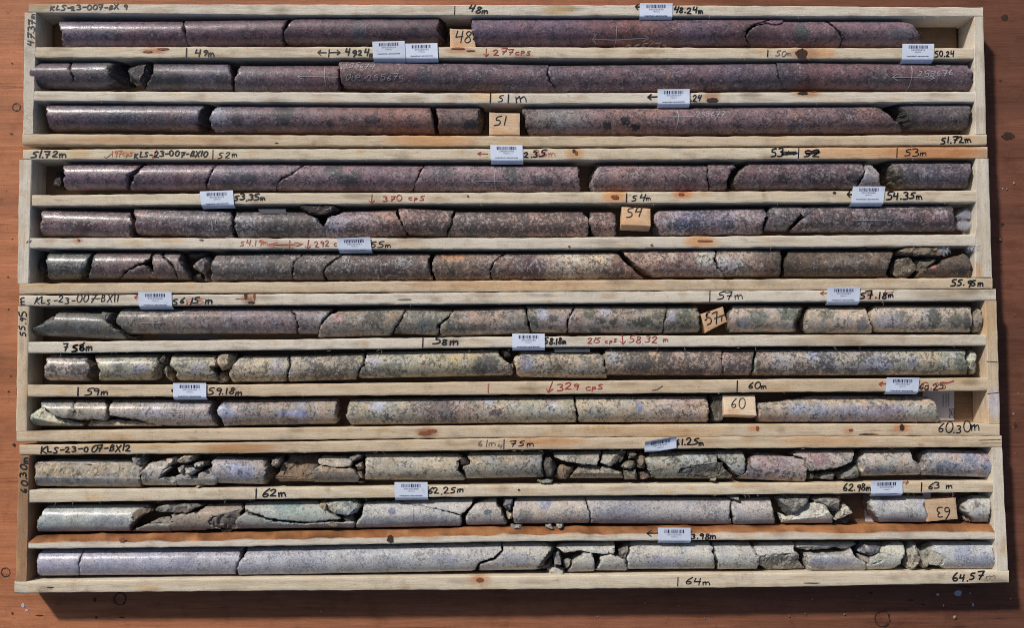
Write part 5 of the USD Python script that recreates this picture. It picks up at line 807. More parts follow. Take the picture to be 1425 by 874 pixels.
for pl, ds, hh, cl in (('C 240,486 275,420 342,430 346,460 300,505', 'brown wedge below the greenish-tan slab', .030, (128, 110, 92)), ('C 622,452 690,440 696,500 632,505', 'rough crumb left of the SRC card corner', .030, (132, 120, 102)), ('C 680,382 720,358 746,380 742,440 692,440', 'rough tan lump at the back of the rubble', .040, (134, 116, 96)), ('C 700,462 762,450 776,490 712,506', 'brown crumb beside the SRC card corner', .024, (116, 92, 74)), ('C 640,352 690,350 690,380 652,386', 'grey crumb at the back of the rubble', .040, (124, 112, 96)), ('C 600,432 640,402 690,402 690,438 626,448', 'olive crumb in the middle of the rubble', .036, (122, 114, 96)), ('C 150,506 235,506 220,520 160,518', 'pale greenish flake on the divider edge', .043, (150, 154, 138)), ('C 1095,500 1130,490 1120,512 1100,512', 'tiny tan crumb in front of dark slab', .040, (150, 134, 110))):
    rock(10, pl, ds, h=hh, c=cl)
P(10, 'C 750,350 C 1130,350', 'C 748,395 782,352 900,338 1132,338 1142,400 1182,440 1220,480 1226,540 880,545 772,470', 'large greenish slab with dark rough front face', rad=.0208, flats=[('C 980,435', -80, 24)], cc=(118, 114, 100), rough=1.3)
P(10, 'C 1135,346 C 1280,346', 'C 1138,350 1180,335 1270,340 1296,400 1290,470 1256,490 1212,450 1152,382', 'pale greenish leaf-shaped slab', rad=.0208, c=(150, 150, 138))
P(10, 'C 1340,356 D 220,372', 'C 1228,512 1290,476 1322,400 1352,358 1425,345 D 40,362 205,386 226,430 216,545 C 1235,545', 'pinkish core with sharply pointed left end', rad=.0206, cc=(120, 104, 96))
P(10, 'D 160,340 D 480,338', 'D 156,372 166,335 476,330 483,400 440,430 330,452 232,458 226,420 208,384', 'purplish-pink upper core piece with grey ends', rad=.0208, zup=.001)
for pl, ds, hh in (('D 262,480 330,460 380,465 370,500 272,505', 'grey chip below the purplish upper piece', .026), ('D 396,466 490,422 510,440 510,480 480,500 402,500', 'larger grey stone below the purplish upper piece', .034), ('D 226,466 258,464 250,500 226,500', 'small dark stone below the purplish upper piece', .024)):
    rock(10, pl, ds, h=hh, c=(128, 122, 108))
C(10, 'D 530,340 D 785,334', 'D 538,342 528,400 524,520', 'D 784,336 808,385 858,452 852,520', 'grey-cream core with slanting right end', rad=.0203, tl=5, cc=(172, 160, 144))
P(10, 'D 905,336 D 1240,348', 'D 905,328 1236,335 1258,372 1256,440 1212,530 868,515 862,452 886,412 872,378', 'blue-spotted pinkish core with rough left end', rad=.0203)
# ---- row 11
Y0 = 675
P(11, 'A 275,110 A 805,108', 'A 276,95 806,95 838,150 772,168 718,222 712,285 212,285 203,220 216,178', 'long pale wet core with rough brown slanting break', rad=.0203, flats=[('A 740,150', 40, 26)], cc=(120, 104, 84))
P(11, 'A 720,110 A 950,112', 'A 716,262 830,207 900,182 926,172 952,212 936,280', 'grey wedge filling the slanting break', rad=.0201, c=(150, 146, 136), flats=[('A 850,215', 90, 30)], cc=(126, 118, 106))
rock(11, 'A 866,132 900,106 1060,96 1138,106 1050,145 942,140 872,146', 'flat dark grey flake along the upper divider', h=.043, c=(116, 110, 102), top=.85)
P(11, 'A 945,104 A 1340,100', 'A 945,168 1080,152 1150,107 1328,98 1346,125 1312,160 1302,245 1222,240 1100,252 958,270', 'rough tan broken piece with dark grey face', rad=.0206, c=(146, 130, 114), flats=[('A 1140,200', -60, 20)], cc=(112, 104, 96), rough=1.6)
rock(11, 'A 1222,242 1290,230 1282,260 1226,260', 'tan crumb in front of the rough broken piece', h=.020, c=(150, 138, 122))
P(11, 'A 1355,92 B 560,84', 'A 1356,100 1425,85 B 0,80 342,78 362,120 440,175 470,192 300,208 150,198 0,163 A 1346,140', 'greenish upper half of a split core', rad=.0206)
P(11, 'A 1300,92 B 560,86', 'A 1298,202 1346,157 1425,178 B 100,208 250,217 540,207 552,250 300,265 0,270 A 1310,275', 'bluish lower half of a split core', rad=.0206)
rock(11, 'B 357,90 395,86 424,130 410,160 376,130', 'tan sliver standing between greenish pieces', h=.043, c=(160, 142, 116))
rock(11, 'B 396,92 480,84 560,82 590,110 560,150 500,164 440,154 420,112', 'grey-green tilted chunk', h=.044, c=(160, 164, 156), gr=(.4, .4, .15), top=.75)
rock(11, 'B 482,176 540,152 552,190 512,210', 'dark chip below the grey-green chunk', h=.028, c=(100, 94, 86))
rock(11, 'B 420,180 475,192 470,222 380,222', 'brownish flat chip on the greenish lower half', h=.030, c=(120, 108, 96))
P(11, 'B 600,88 B 1140,78', 'B 606,92 800,96 960,124 1096,158 1130,174 1136,250 555,255 560,215 592,150', 'pale core below a long thin crack', rad=.0204, chalk=[L_([(575, 704), (574, 726)])])
P(11, 'B 600,88 B 1210,70', 'B 800,93 900,60 1212,60 1198,102 1130,166 1092,152 960,120', 'tapering pale piece above the long thin crack', rad=.0204)
P(11, 'B 1250,74 B 1380,72', 'B 1212,108 1258,88 1322,60 1332,100 1360,150 1388,222 1380,245 1158,245 1164,170', 'small pale core with a teal spot', rad=.0203)
rock(11, 'B 1372,72 1425,64 C 14,70 5,130 B 1392,145 1366,110', 'grey stone below the bottom tray divider', h=.038, c=(120, 116, 112))
rock(11, 'B 1386,150 1414,146 1420,178 1392,186', 'small cream pebble beside the grey stone', h=.032, c=(176, 164, 142))
for pl, ds in (('C 0,216 60,216 65,238 0,240', 'grey gravel lump on the orange divider edge'), ('C 190,214 225,211 234,230 196,232', 'left one of two pebbles on the orange divider'), ('C 252,211 290,211 290,230 256,232', 'right one of two pebbles on the orange divider')):
    rock(11, pl, ds, h=.042, c=(150, 146, 140))
C(11, 'C 35,67 C 405,64', 'C 38,68 14,130 16,180 22,235', 'C 405,65 414,100 438,150 428,235', 'cream-pink core with blue stripe', rad=.0203)
rock(11, 'C 14,156 58,150 66,192 22,204', 'blue-green lump at the foot of the cream-pink core', h=.030, c=(128, 134, 132))
C(11, 'C 413,63 C 1205,70', 'C 414,65 426,110 447,150 439,235', 'C 1205,72 1210,150 1214,250', 'long grey-lavender core with a fine diagonal scratch', rad=.0205)
C(11, 'C 1218,74 D 10,68', 'C 1217,80 1221,150 1230,250', 'C 1420,65 1440,110 1458,195 1456,230', 'pale cream core with dark right end', rad=.0203, cc=(120, 110, 98))
rock(11, 'C 1192,56 1260,56 1250,78 1202,78', 'grey flake behind the crack of two pale cores', h=.042, c=(132, 128, 120))
rock(11, 'D 46,72 100,56 240,58 226,110 182,150 140,168 102,150 90,110', 'grey broken stone with granular face', h=.043, c=(134, 130, 124), gr=(.7, .5, .1))
P(11, 'D 95,62 D 370,62', 'D 92,172 130,192 220,112 330,88 346,140 372,180 362,235 108,245', 'bright white wedge leaning forward', rad=.0206, c=(178, 174, 162), flats=[('D 250,180', 110, 24)], cc=(188, 184, 168))
rock(11, 'D 240,72 290,60 414,60 410,110 376,154 342,120 292,90', 'grey stone behind the white wedge', h=.042, c=(144, 138, 128), gr=(.7, .4, .1))
rock(11, 'D 374,190 400,120 438,105 472,145 402,180', 'small white triangular chip right of the wedge', h=.036, c=(180, 172, 156))
rock(11, 'D 376,192 470,150 468,180 420,210 380,212', 'brown shadowed chip under the triangular chip', h=.018, c=(120, 104, 88))
C(11, 'D 570,58 D 865,60', 'D 572,58 574,100 602,155 636,235', 'D 864,60 870,110 888,160 878,235', 'pale core lying on a white card', rad=.0203, cc=(140, 128, 116), chalk=[L_([(1248, 702), (1284, 701)], [(1265, 695), (1266, 722)])])
rock(11, 'D 1090,172 1120,170 1120,198 1096,196', 'small tan crumb left of the last cored stub', h=.018, c=(162, 148, 126))
C(11, 'D 1130,58 D 1220,58', 'D 1134,58 1106,110 1112,150 1140,190 1160,235', 'D 1218,60 1240,120 1230,170 1234,235', 'stubby grey core with a brown pit', rad=.0203)
# ---- row 12
C(12, 'A 240,352 A 470,350', 'A 244,352 206,400 204,440 226,515', 'A 470,352 436,424 428,440 440,470 428,515', 'short lavender wet core left of a hairline crack', rad=.0203, rough=.6)
C(12, 'A 474,350 A 1350,344', 'A 474,352 439,426 431,440 443,472 431,515', 'A 1348,344 1312,420 1300,510', 'long lavender wet core with glossy upper side', rad=.0203, rough=.6)
C(12, 'A 1368,344 B 1355,318', 'A 1368,344 1344,400 1314,440 1312,490 1330,530', 'B 1354,320 1356,360 1320,400 1232,430 1176,510', 'longest lavender-white core with zigzag right break', rad=.0209)
C(12, 'B 1364,318 C 215,314', 'B 1364,320 1365,365 1328,408 1244,438 1216,510', 'C 212,315 232,350 196,400 150,490', 'cream and lavender core with dark slanting right face', rad=.0207, tr=24, cc=(96, 88, 82))
P(12, 'C 255,322 C 570,312', 'C 256,350 290,312 562,300 576,330 570,382 520,382 440,374 380,360 300,372', 'upper half of a split pale core', rad=.0206)
P(12, 'C 315,330 C 560,325', 'C 312,488 350,420 400,382 440,378 465,402 460,480 450,515 398,515 320,508', 'pale wedge-shaped lower piece, left one', rad=.0205, cc=(160, 152, 142))
P(12, 'C 460,322 C 640,322', 'C 458,490 498,432 502,396 560,388 636,412 642,455 640,480 520,510', 'pale lower piece, right one with shaved end', rad=.0205, cc=(164, 156, 146))
for pl, ds, hh, cl in (('C 592,352 648,316 640,400 602,402', 'grey stone left of the pale core with cream facet', .040, (120, 112, 104)), ('C 242,382 270,360 286,430 242,440', 'dark lavender shard in the broken zone', .034, (120, 114, 116)), ('C 290,416 334,406 330,440 306,460', 'small tan-grey stone in the broken zone', .030, (142, 136, 130)), ('C 202,456 250,446 298,460 300,486 212,490', 'whitish pebble at the bottom of the broken zone', .026, (168, 162, 154)), ('C 152,442 230,402 232,445 182,462', 'dark stone under the slanting face', .018, (92, 86, 84))):
    rock(12, pl, ds, h=hh, c=cl)
C(12, 'C 675,312 C 1100,310', 'C 678,314 652,370 648,410 640,500', 'C 1098,312 1118,380 1132,515', 'cream-white core with pale facet on left end', rad=.0207, tl=14, cc=(188, 182, 168), chalk=[L_([(919, 760), (920, 782)])])
C(12, 'C 1118,316 C 1320,314', 'C 1117,318 1132,380 1156,515', 'C 1318,316 1364,400 1360,515', 'short white core with dark fleck near right end', rad=.0205)
P(12, 'C 1350,318 D 160,312', 'C 1346,338 1420,300 D 148,300 160,350 200,420 234,492 225,515 20,490 C 1392,440 1354,372', 'grey-white core torn along its lower side', rad=.0207, flats=[('D 60,385', -85, 32)], cc=(150, 142, 134), rough=1.4)
P(12, 'D 170,315 D 490,312', 'D 168,345 176,300 495,300 490,360 440,370 400,352 282,366 200,360', 'upper slab of a core split lengthwise', rad=.0206, flats=[('D 300,335', -85, 35)], cc=(170, 164, 152))
P(12, 'D 230,320 D 560,325', 'D 230,384 262,378 300,392 450,386 470,352 496,400 548,430 556,465 540,510 240,515', 'lower lavender-white half of a core split lengthwise', rad=.0206)
rock(12, 'D 502,346 530,312 640,322 600,370 566,384 502,370', 'dark grey wet stone with bright glint', h=.042, c=(112, 108, 114), gr=(.3, .3, .8))
rock(12, 'D 502,382 560,386 588,400 560,430 522,420', 'grey-tan chip below the dark wet stone', h=.030, c=(130, 120, 116))
P(12, 'D 560,318 D 760,312', 'D 548,468 590,402 650,342 692,312 752,308 771,380 742,440 702,462 600,480', 'white lens-shaped stone leaning left', rad=.0207, c=(180, 176, 164), flats=[('D 650,420', 150, 12)])
rock(12, 'D 764,450 776,342 800,312 830,322 836,400 830,465 796,480', 'tall pale shard standing upright', h=.042, c=(166, 156, 142), top=.6)
rock(12, 'D 836,342 868,400 880,430 862,460 842,440', 'thin pale shard beside the upright one', h=.038, c=(168, 156, 140))
P(12, 'D 900,314 D 1240,312', 'D 868,392 920,322 1000,300 1242,300 1252,370 1283,420 1272,480 1000,490 960,450 905,445', 'pale blue core with rough faceted left end', rad=.0206, flats=[('D 985,400', 205, 20)], cc=(164, 156, 142))

# ------------------------------------------------------------------ put the pieces into the place, each with a label of its own
ORD = ['first', 'second', 'third', 'fourth', 'fifth', 'sixth', 'seventh', 'eighth', 'ninth', 'tenth', 'eleventh', 'twelfth', 'thirteenth', 'fourteenth', 'fifteenth', 'sixteenth', 'seventeenth', 'eighteenth', 'nineteenth', 'twentieth']
TRN = ['top', 'second', 'third', 'bottom']; RWN = ['upper', 'middle', 'lower']
CHALKS = []
for row in range(1, 13):
    for kind in ('core', 'rock'):
        it = sorted([i for i in ITEMS if i['row'] == row and i['kind'] == kind], key=lambda i: i['x'])
        for n, i in enumerate(it):
            place = f"{RWN[(row - 1) % 3]} row of {TRN[(row - 1) // 3]} tray"
            i['label'] = f"{i['desc']}, {place}"
            if len(re.findall(r'\S+', i['label'])) > 16: print('LONG', i['label'])
seen = {}
for i in ITEMS:
    if i['label'] in seen: print('SAME', i['label'])
    seen[i['label']] = 1
    p = obj('drill_core' if i['kind'] == 'core' else 'rock_fragment', i['mesh'], i['look'], smooth=38 if i['kind'] == 'core' else 30, attrs={'tint': i['t'], 'grain': i['g'], 'patch': i['pt'], 'share': i['ps']}, org=i['org'])
    tag(prim(p), i['label'], 'drill core' if i['kind'] == 'core' else 'rock fragment', 'drill core pieces laid in the trays' if i['kind'] == 'core' else 'broken stones lying between the cores')
    for c in i['chalk'] or []:
        if c[0] == 't': write(c[1], (c[2], c[3]), (c[4], c[5]), c[6], CHALK, p, z=.046, width=.0008, surf=i['surf'], name='pencil_writing')
        else: marks(c[1], CHALK, p, z=.046, width=.0008, surf=i['surf'], name='pencil_mark')

# ------------------------------------------------------------------ handwriting on the boards
def wr(k, b, text, x0, y0, x1, y1, h, mat=None, width=.0022): write(text, (x0, y0), (x1, y1), h, mat or INK, R_(k, b), ZT + (.0002 if b not in ('d1', 'd2') else -.0003), width)
def ticks(k, b, *xs, mat=None):
    for x, ya, yb in xs: marks([[(x, ya), (x - .6, yb)]], mat or INK, R_(k, b), ZT, .0016)
wr(1, 'top', 'KLS-23-007-BX 9', 70, 14, 177, 12.5, 7); wr(1, 'top', '48m', 651, 17, 678, 17, 9); ticks(1, 'top', (633, 8, 20))
wr(1, 'top', '<', 884, 14, 893, 14, 9); wr(1, 'top', '48.24m', 937, 17, 978, 18, 9)
write('47.37m', (46, 63), (49, 19), 9, INK, R_(1, 'left'), ZT)
wr(1, 'd1', '49m', 271, 77, 297, 77, 9); ticks(1, 'd1', (259.5, 66.5, 79))
marks([[(442, 72.5), (454, 72.5)], [(446, 69), (442, 72.5), (446, 76)], [(458, 68), (457, 79)], [(457.5, 72.5), (473, 72)], [(469, 69), (473, 72), (469, 75.5)]], INK, R_(1, 'd1'), ZT, .0013)
wr(1, 'd1', '49.24m', 480, 77, 520, 77, 9)
wr(1, 'd1', '277cps', 686, 76, 738, 75, 8, RED, .0013); wr(1, 'd1', 'v', 673, 78, 681, 78, 11, RED, .0013)
wr(1, 'd1', '50m', 1079, 77, 1101, 77, 8, INK_FADED, .0012); ticks(1, 'd1', (1068.5, 69, 78)); wr(1, 'd1', '50.24', 1301, 79, 1327, 78, 8, None, .0018)
ticks(1, 'd2', (682.5, 130, 143), (707.5, 131, 143)); wr(1, 'd2', '5', 693, 141, 699, 141, 9, None, .0013); wr(1, 'd2', 'm', 718, 142, 730, 141, 14, None, .0017)
wr(1, 'd2', '<', 901, 139, 914, 138, 9); wr(1, 'd2', '.24', 961, 140, 974, 140, 8, None, .0018)
wr(1, 'low', '51.72m', 1309, 199, 1350, 198, 9)
wr(2, 'top', '51.72m', 43, 218.5, 90, 219, 9); marks([[(145, 218), (148, 220), (155, 214)]], INK_FADED, R_(2, 'top'), ZT, .0014)
wr(2, 'top', '197cps', 155, 217, 183, 217, 8, RED_FADED, .0011); wr(2, 'top', 'KLS-23-007-BX10', 187, 218, 288, 217, 8)
wr(2, 'top', 'v', 210, 219, 216, 219, 9, RED, .0015); ticks(2, 'top', (296.5, 208.5, 221)); wr(2, 'top', '52m', 303, 219, 330, 219, 10, None, .0013)
wr(2, 'top', '<', 664, 217, 681, 217, 8, RED, .0012); wr(2, 'top', '2.35', 729, 219, 757, 218, 9); wr(2, 'top', '36m', 742, 218, 772, 217, 9, RED_FADED, .0013)
wr(2, 'top', '53', 1073, 218, 1088, 217, 10); wr(2, 'top', '#', 1088, 217, 1110, 216, 7, None, .0011); ticks(2, 'top', (1111.5, 206, 220))
wr(2, 'top', '52', 1119, 217, 1138, 217, 9); wr(2, 'top', '#', 1121, 217, 1141, 216, 8, None, .0010)
ticks(2, 'top', (1248.5, 206, 219)); wr(2, 'top', '53m', 1259, 217, 1288, 216, 9, None, .0015)
wr(2, 'd1', '53.35m', 325, 279, 369, 278, 8); wr(2, 'd1', 'v', 513, 281, 521, 281, 11, RED, .0013); wr(2, 'd1', '370 cps', 533, 279, 589, 279, 8, RED, .0013)
ticks(2, 'd1', (872, 269, 281)); wr(2, 'd1', '54m', 879, 279, 907, 278, 9, None, .0015); wr(2, 'd1', '<', 1179, 274, 1188, 274, 8); wr(2, 'd1', '54.35m', 1233, 277, 1283, 277, 10)
wr(2, 'd2', '54.19m', 334, 342, 372, 341, 8, RED_FADED, .0012); wr(2, 'd2', '{', 371, 343, 383, 343, 6, RED_FADED, .0012)
marks([[(380, 340), (410, 339.5)], [(403, 334), (402, 345)], [(410, 337), (421, 339), (412, 342)]], RED_FADED, R_(2, 'd2'), ZT, .0012)
wr(2, 'd2', 'v', 424, 345, 432, 345, 11, RED, .0013); wr(2, 'd2', '292 c', 438, 343, 468, 342, 8, RED, .0012); wr(2, 'd2', '55m', 515, 344, 544, 343, 8, None, .0015)
marks([[(37, 338), (39, 335), (41, 337), (43, 334)]], INK_FADED, R_(2, 'left'), ZT, .0012)
wr(2, 'low', '55.95m', 1323, 397, 1367, 398, 9)
wr(3, 'top', 'KLS-23-007-BX11', 48, 423, 164, 420, 10, None, .0015); write('m', (35.5, 424), (35, 414), 10, INK, R_(3, 'top'), ZT)
wr(3, 'top', '<', 186, 418, 197, 418, 8, RED, .0012); wr(3, 'top', '56.15 m', 240, 423, 293, 423, 9); wr(3, 'top', '55', 256, 424, 284, 423, 8, RED_FADED, .0011)
marks([[(328, 416), (350, 416.5)]], KNOT_RED, R_(3, 'top'), ZT, .0012, None, 'split')
ticks(3, 'top', (988, 405, 420)); wr(3, 'top', '57m', 998, 418, 1032, 416, 10, None, .0014)
wr(3, 'top', '<', 1141, 412, 1155, 411, 7, RED, .0012); wr(3, 'top', '57.18m', 1197, 416, 1244, 414, 9); wr(3, 'top', '7.17', 1204, 416, 1243, 412, 8, RED_FADED, .0011)
write('55.95', (36, 468), (36.5, 434), 9, INK, R_(3, 'left'), ZT, .0017); 
wr(3, 'd1', '7', 88, 490, 94, 490, 10, None, .0020); wr(3, 'd1', '56m', 100, 489, 127, 487, 10); wr(3, 'd1', '58', 100, 489, 117, 488, 9)
ticks(3, 'd1', (588.5, 470, 483)); wr(3, 'd1', '58m', 602, 480, 635, 480, 9); wr(3, 'd1', '58.18m', 757, 479, 788, 478, 9)
wr(3, 'd1', '215 cps', 817, 478, 858, 477, 7, RED, .0013); wr(3, 'd1', 'v', 863, 479, 870, 479, 10, RED, .0013); wr(3, 'd1', '58.32 m', 875, 478, 930, 476, 9, RED, .0013)
ticks(3, 'd2', (108.5, 539, 551)); wr(3, 'd2', '59m', 118, 550, 149, 549, 9, None, .0018); wr(3, 'd2', '<', 238, 547, 246, 547, 6, None, .002); wr(3, 'd2', '59.18m', 289, 549, 335, 549, 9, None, .0018)
ticks(3, 'd2', (679.5, 534, 546), mat=RED_FADED); wr(3, 'd2', 'v', 759, 546, 768, 546, 12, RED, .0014); wr(3, 'd2', '329 cps', 775, 544, 838, 542, 8, RED, .0014)
marks([[(907, 543), (914, 542), (922, 537)]], INK_FADED, R_(3, 'd2'), ZT, .001); ticks(3, 'd2', (1026, 530, 545)); wr(3, 'd2', '60m', 1041, 541, 1066, 541, 8, None, .0018)
wr(3, 'd2', '<', 1222, 538, 1237, 537, 8, RED, .0014); wr(3, 'd2', '60.25', 1279, 543, 1312, 541, 8, None, .0014); wr(3, 'd2', '0.25', 1284, 542, 1316, 541, 9, RED, .0012); marks([[(1310, 533), (1318, 533), (1327, 530)]], RED, R_(3, 'd2'), ZT, .0013)
wr(3, 'low', '60.30m', 1305, 602, 1360, 602, 12, None, .0017)
wr(4, 'top', 'KLS-23-007-BX12', 57, 631, 181, 628, 8.5); wr(4, 'top', '61m', 665, 622, 688, 621, 8, INK_FADED, .0014); ticks(4, 'top', (701.5, 612, 625)); wr(4, 'top', '4', 692, 624, 698, 624, 6, INK_FADED, .0012)
wr(4, 'top', '75m', 710, 622, 742, 620, 8, None, .0014); wr(4, 'top', '61.25m', 940, 620, 979, 619, 8)
write('60.30m', (36.5, 686), (38, 638), 9, INK, R_(4, 'left'), ZT)
ticks(4, 'd1', (356.5, 680, 694)); wr(4, 'd1', '62m', 364, 692, 397, 690, 10); wr(4, 'd1', '62.25m', 595, 688, 643, 686, 8, None, .0017)
wr(4, 'd1', '62.98m', 1173, 683, 1211, 683, 9, None, .0019); wr(4, 'd1', '>', 1254, 676, 1263, 676, 8, RED, .0012); ticks(4, 'd1', (1282.5, 672, 684)); wr(4, 'd1', '63 m', 1291, 681, 1324, 680, 8, None, .0016)
wr(4, 'd2', '<', 899, 748, 916, 747.5, 9, None, .0015); wr(4, 'd2', '3.98m', 962, 751, 994, 750, 7, None, .0019)
ticks(4, 'low', (943.5, 804, 816)); wr(4, 'low', '64m', 953, 814, 988, 814, 9, None, .0016); wr(4, 'low', '64.57', 1325, 809, 1367, 808, 10, None, .0022); wr(4, 'low', 'm', 1371, 807, 1385, 806, 8, INK_FADED, .001)

# ------------------------------------------------------------------ paper labels folded over the dividers
def paper_tag(num, corners, edge_l, edge_r, place, zt=ZT, curl=.0006):
    """corners: photo pixels of the visible sheet (top left, top right, bottom right, bottom left); edge: the photo y of the board's front edge at both sides"""
    c = np.array(corners, float); nu, nv = 14, 22
    sd = int(num); r = np.random.default_rng(sd)
    tl, trr, br, bl = [at(*q, zt + .001)[:2] for q in c]
    el_, er_ = at(c[3][0], edge_l, zt + .001)[:2], at(c[2][0], edge_r, zt + .001)[:2]
    k1, k2 = r.uniform(-.7, 1.2), r.uniform(-.6, .9)
    flat = .5 * (np.linalg.norm(el_ - tl) + np.linalg.norm(er_ - trr))
    drop = max(.0, .0085 + r.uniform(-.001, .001)) if edge_l < c[3][1] else 0.0
    tot = flat + drop + .001
    def S(u, v):
        """u across, v along the sheet (metres from its upper edge)"""
        u, v = np.asarray(u, float), np.asarray(v, float)
        a = tl + (trr - tl) * u[..., None]; b = el_ + (er_ - el_) * u[..., None]
        d = (b - a); l = np.linalg.norm(d, axis=-1, keepdims=True); d = d / l
        R0 = .0032; vb = l[..., 0] - R0 * .2
        over = np.clip(v - vb, 0, None); th = np.minimum(over / R0, 1.12)
        extra = np.clip(over - 1.12 * R0, 0, None)
        fx = np.minimum(v, vb) + R0 * np.sin(th) + extra * math.cos(1.12)
        dz = -R0 * (1 - np.cos(th)) - extra * math.sin(1.12)
        up = curl * (k1 * np.clip(1 - v / .010, 0, 1) ** 2 * 1.6 + k2 * (2 * u - 1) ** 2 * .8 + .5)
        return np.concatenate([a + d * fx[..., None], (zt + .0008 + dz + np.maximum(up, -.0003))[..., None]], -1)
    U, V = np.meshgrid(np.linspace(0, 1, nu), np.linspace(0, tot, nv), indexing='ij')
    p = S(U, V); th = .00025
    top_, bot = p.reshape(-1, 3), p.reshape(-1, 3) - [0, -.00008, th]
    ix = np.arange(nu * nv).reshape(nu, nv)
    q = np.stack([ix[:-1, :-1], ix[:-1, 1:], ix[1:, 1:], ix[1:, :-1]], -1).reshape(-1, 4)
    per = np.concatenate([ix[:, 0], ix[-1, 1:], ix[-2::-1, -1], ix[0, -2:0:-1]]); n = nu * nv
    sd_ = np.stack([per, np.roll(per, -1), np.roll(per, -1) + n, per + n], 1)
    f = np.vstack([q, q[:, ::-1] + n, sd_]); f = np.vstack([f[:, [0, 1, 2]], f[:, [0, 2, 3]]])
    m = trimesh.Trimesh(np.vstack([top_, bot]), f, process=False)
    m.fix_normals()
    ctr = m.bounds.mean(0) * [1, 1, 0] + [0, 0, m.bounds[0, 2]]
    t = thing('barcode_label', f'white paper label {place}', 'paper label', ctr, 'paper barcode labels folded over the boards')
    obj('sheet', m, PAPER, t, smooth=50)
    wid = np.linalg.norm(trr - tl)
    def drape(mesh, nm):
        mesh = mesh.subdivide_to_size(.004); v = np.asarray(mesh.vertices)
        w = S(v[:, 0] / wid, -v[:, 1]); w[:, 2] += .00008 + v[:, 2]
        obj(nm, (w, mesh.faces), PRINT, t)
    # bars (local metres: x across, y down as negative)
    x, x1, bars = wid * .20, wid * .80, []
    while x < x1:
        w = r.choice([.0007, .0011, .0017]); bars.append(trimesh.creation.box(bounds=[(x, -.0078, 0), (min(x + w, x1), -.0026, .00008)])); x += w + r.choice([.0007, .0010, .0014])
    drape(trimesh.util.concatenate(bars), 'barcode')
    def txt(s, y, h, x_0, x_1, bold=False):
        m = meshkit.text_mesh(s, h, .00008, bold); v = np.asarray(m.vertices).copy()
        v[:, 0] = x_0 + (v[:, 0] - v[:, 0].min()) / np.ptp(v[:, 0]) * (x_1 - x_0); v[:, 1] += y
        return trimesh.Trimesh(v, m.faces, process=False)
    drape(trimesh.util.concatenate([txt('39C' + num, -.0112, .0022, wid * .28, wid * .72), txt('(SRC)', -.0142, .0012, wid * .40, wid * .60)]), 'label_number')
    drape(txt('Analytical Laboratories', -.0212, .0019, wid * .14, wid * .84, True), 'printed_line')
def sq(x0, y0, x1, y1, sk=0, dy=0): return [(x0, y0), (x1, y0 + dy), (x1 + sk, y1 + dy), (x0 + sk, y1)]
paper_tag('255673', sq(890.6, 4, 936, 24.6, -.4), 21.6, 21.7, 'at 48.24 m on the top board')
paper_tag('255674', sq(518, 57.4, 563, 84, 1.2, -1.2), 80, 80, 'left one of a touching pair after 49.24')
paper_tag('255675', sq(564, 60.4, 608.6, 86.8, 1, -1), 80, 80, 'right one of a touching pair, before red 277 cps')
paper_tag('255676', sq(1256, 60.4, 1300, 87.4, -1), 81.6, 81.6, 'beside 50.24 at the right of the top tray')
paper_tag('255677', sq(915, 124.2, 959.6, 148.6, .2, -.6), 143.6, 143.4, 'left of .24 and a dark knot')
paper_tag('255678', sq(682, 201.4, 727, 230.6, 1, .2), 222.4, 222.3, 'just left of the red and black 2.35 m')
paper_tag('255679', sq(278, 266.2, 324, 290.6, 1.6, -1.6), 284.4, 284.2, 'with a curled corner beside 53.35 m')
paper_tag('255680', sq(1187, 259.4, 1232, 285.2, -2.6), 281.6, 281.5, 'beside 54.35 m on the second tray')
paper_tag('255681', sq(469, 331.6, 515, 351, 2, -1.6), 346.6, 346.6, 'covering writing between 292 and 55 m')
paper_tag('255682', sq(192.4, 406.4, 238.6, 428.4, .8, 0), 425.6, 425.3, 'beside 56.15 m, red bracket at its left')
paper_tag('255683', sq(1151.6, 399.6, 1197, 427, -1), 419.8, 419.4, 'left of 57.18 m, hanging over cream core')
paper_tag('255684', sq(712.8, 464.4, 758, 487, .2, 0), 483.4, 483.2, 'beside 58.18 m, left of red 215 cps')
paper_tag('255685', sq(241, 533.4, 287, 555.6, 0, 0), 552.4, 552.2, 'beside 59.18 m on the third tray')
paper_tag('255686', sq(1234, 525.4, 1279.4, 548.6, -1.6, .6), 545, 544.8, 'at the red and black 60.25')
paper_tag('255687', [(896.4, 614.6), (940.6, 606.6), (941, 626.4), (896.8, 627)], 627, 626.4, 'tilted askew beside 61.25 m', curl=.003)
paper_tag('255688', sq(549, 671.4, 595, 693.8, .4, 0), 692.6, 692.2, 'beside 62.25 m on the bottom tray')
paper_tag('255689', sq(1211.6, 669.6, 1255.6, 688, .4, -1), 687, 686.6, 'between 62.98 and 63 m, lying skewed')
paper_tag('255690', sq(915.6, 735, 961, 754.2, .4, .2), 752.4, 752.6, 'on the orange-edged divider beside 3.98 m')

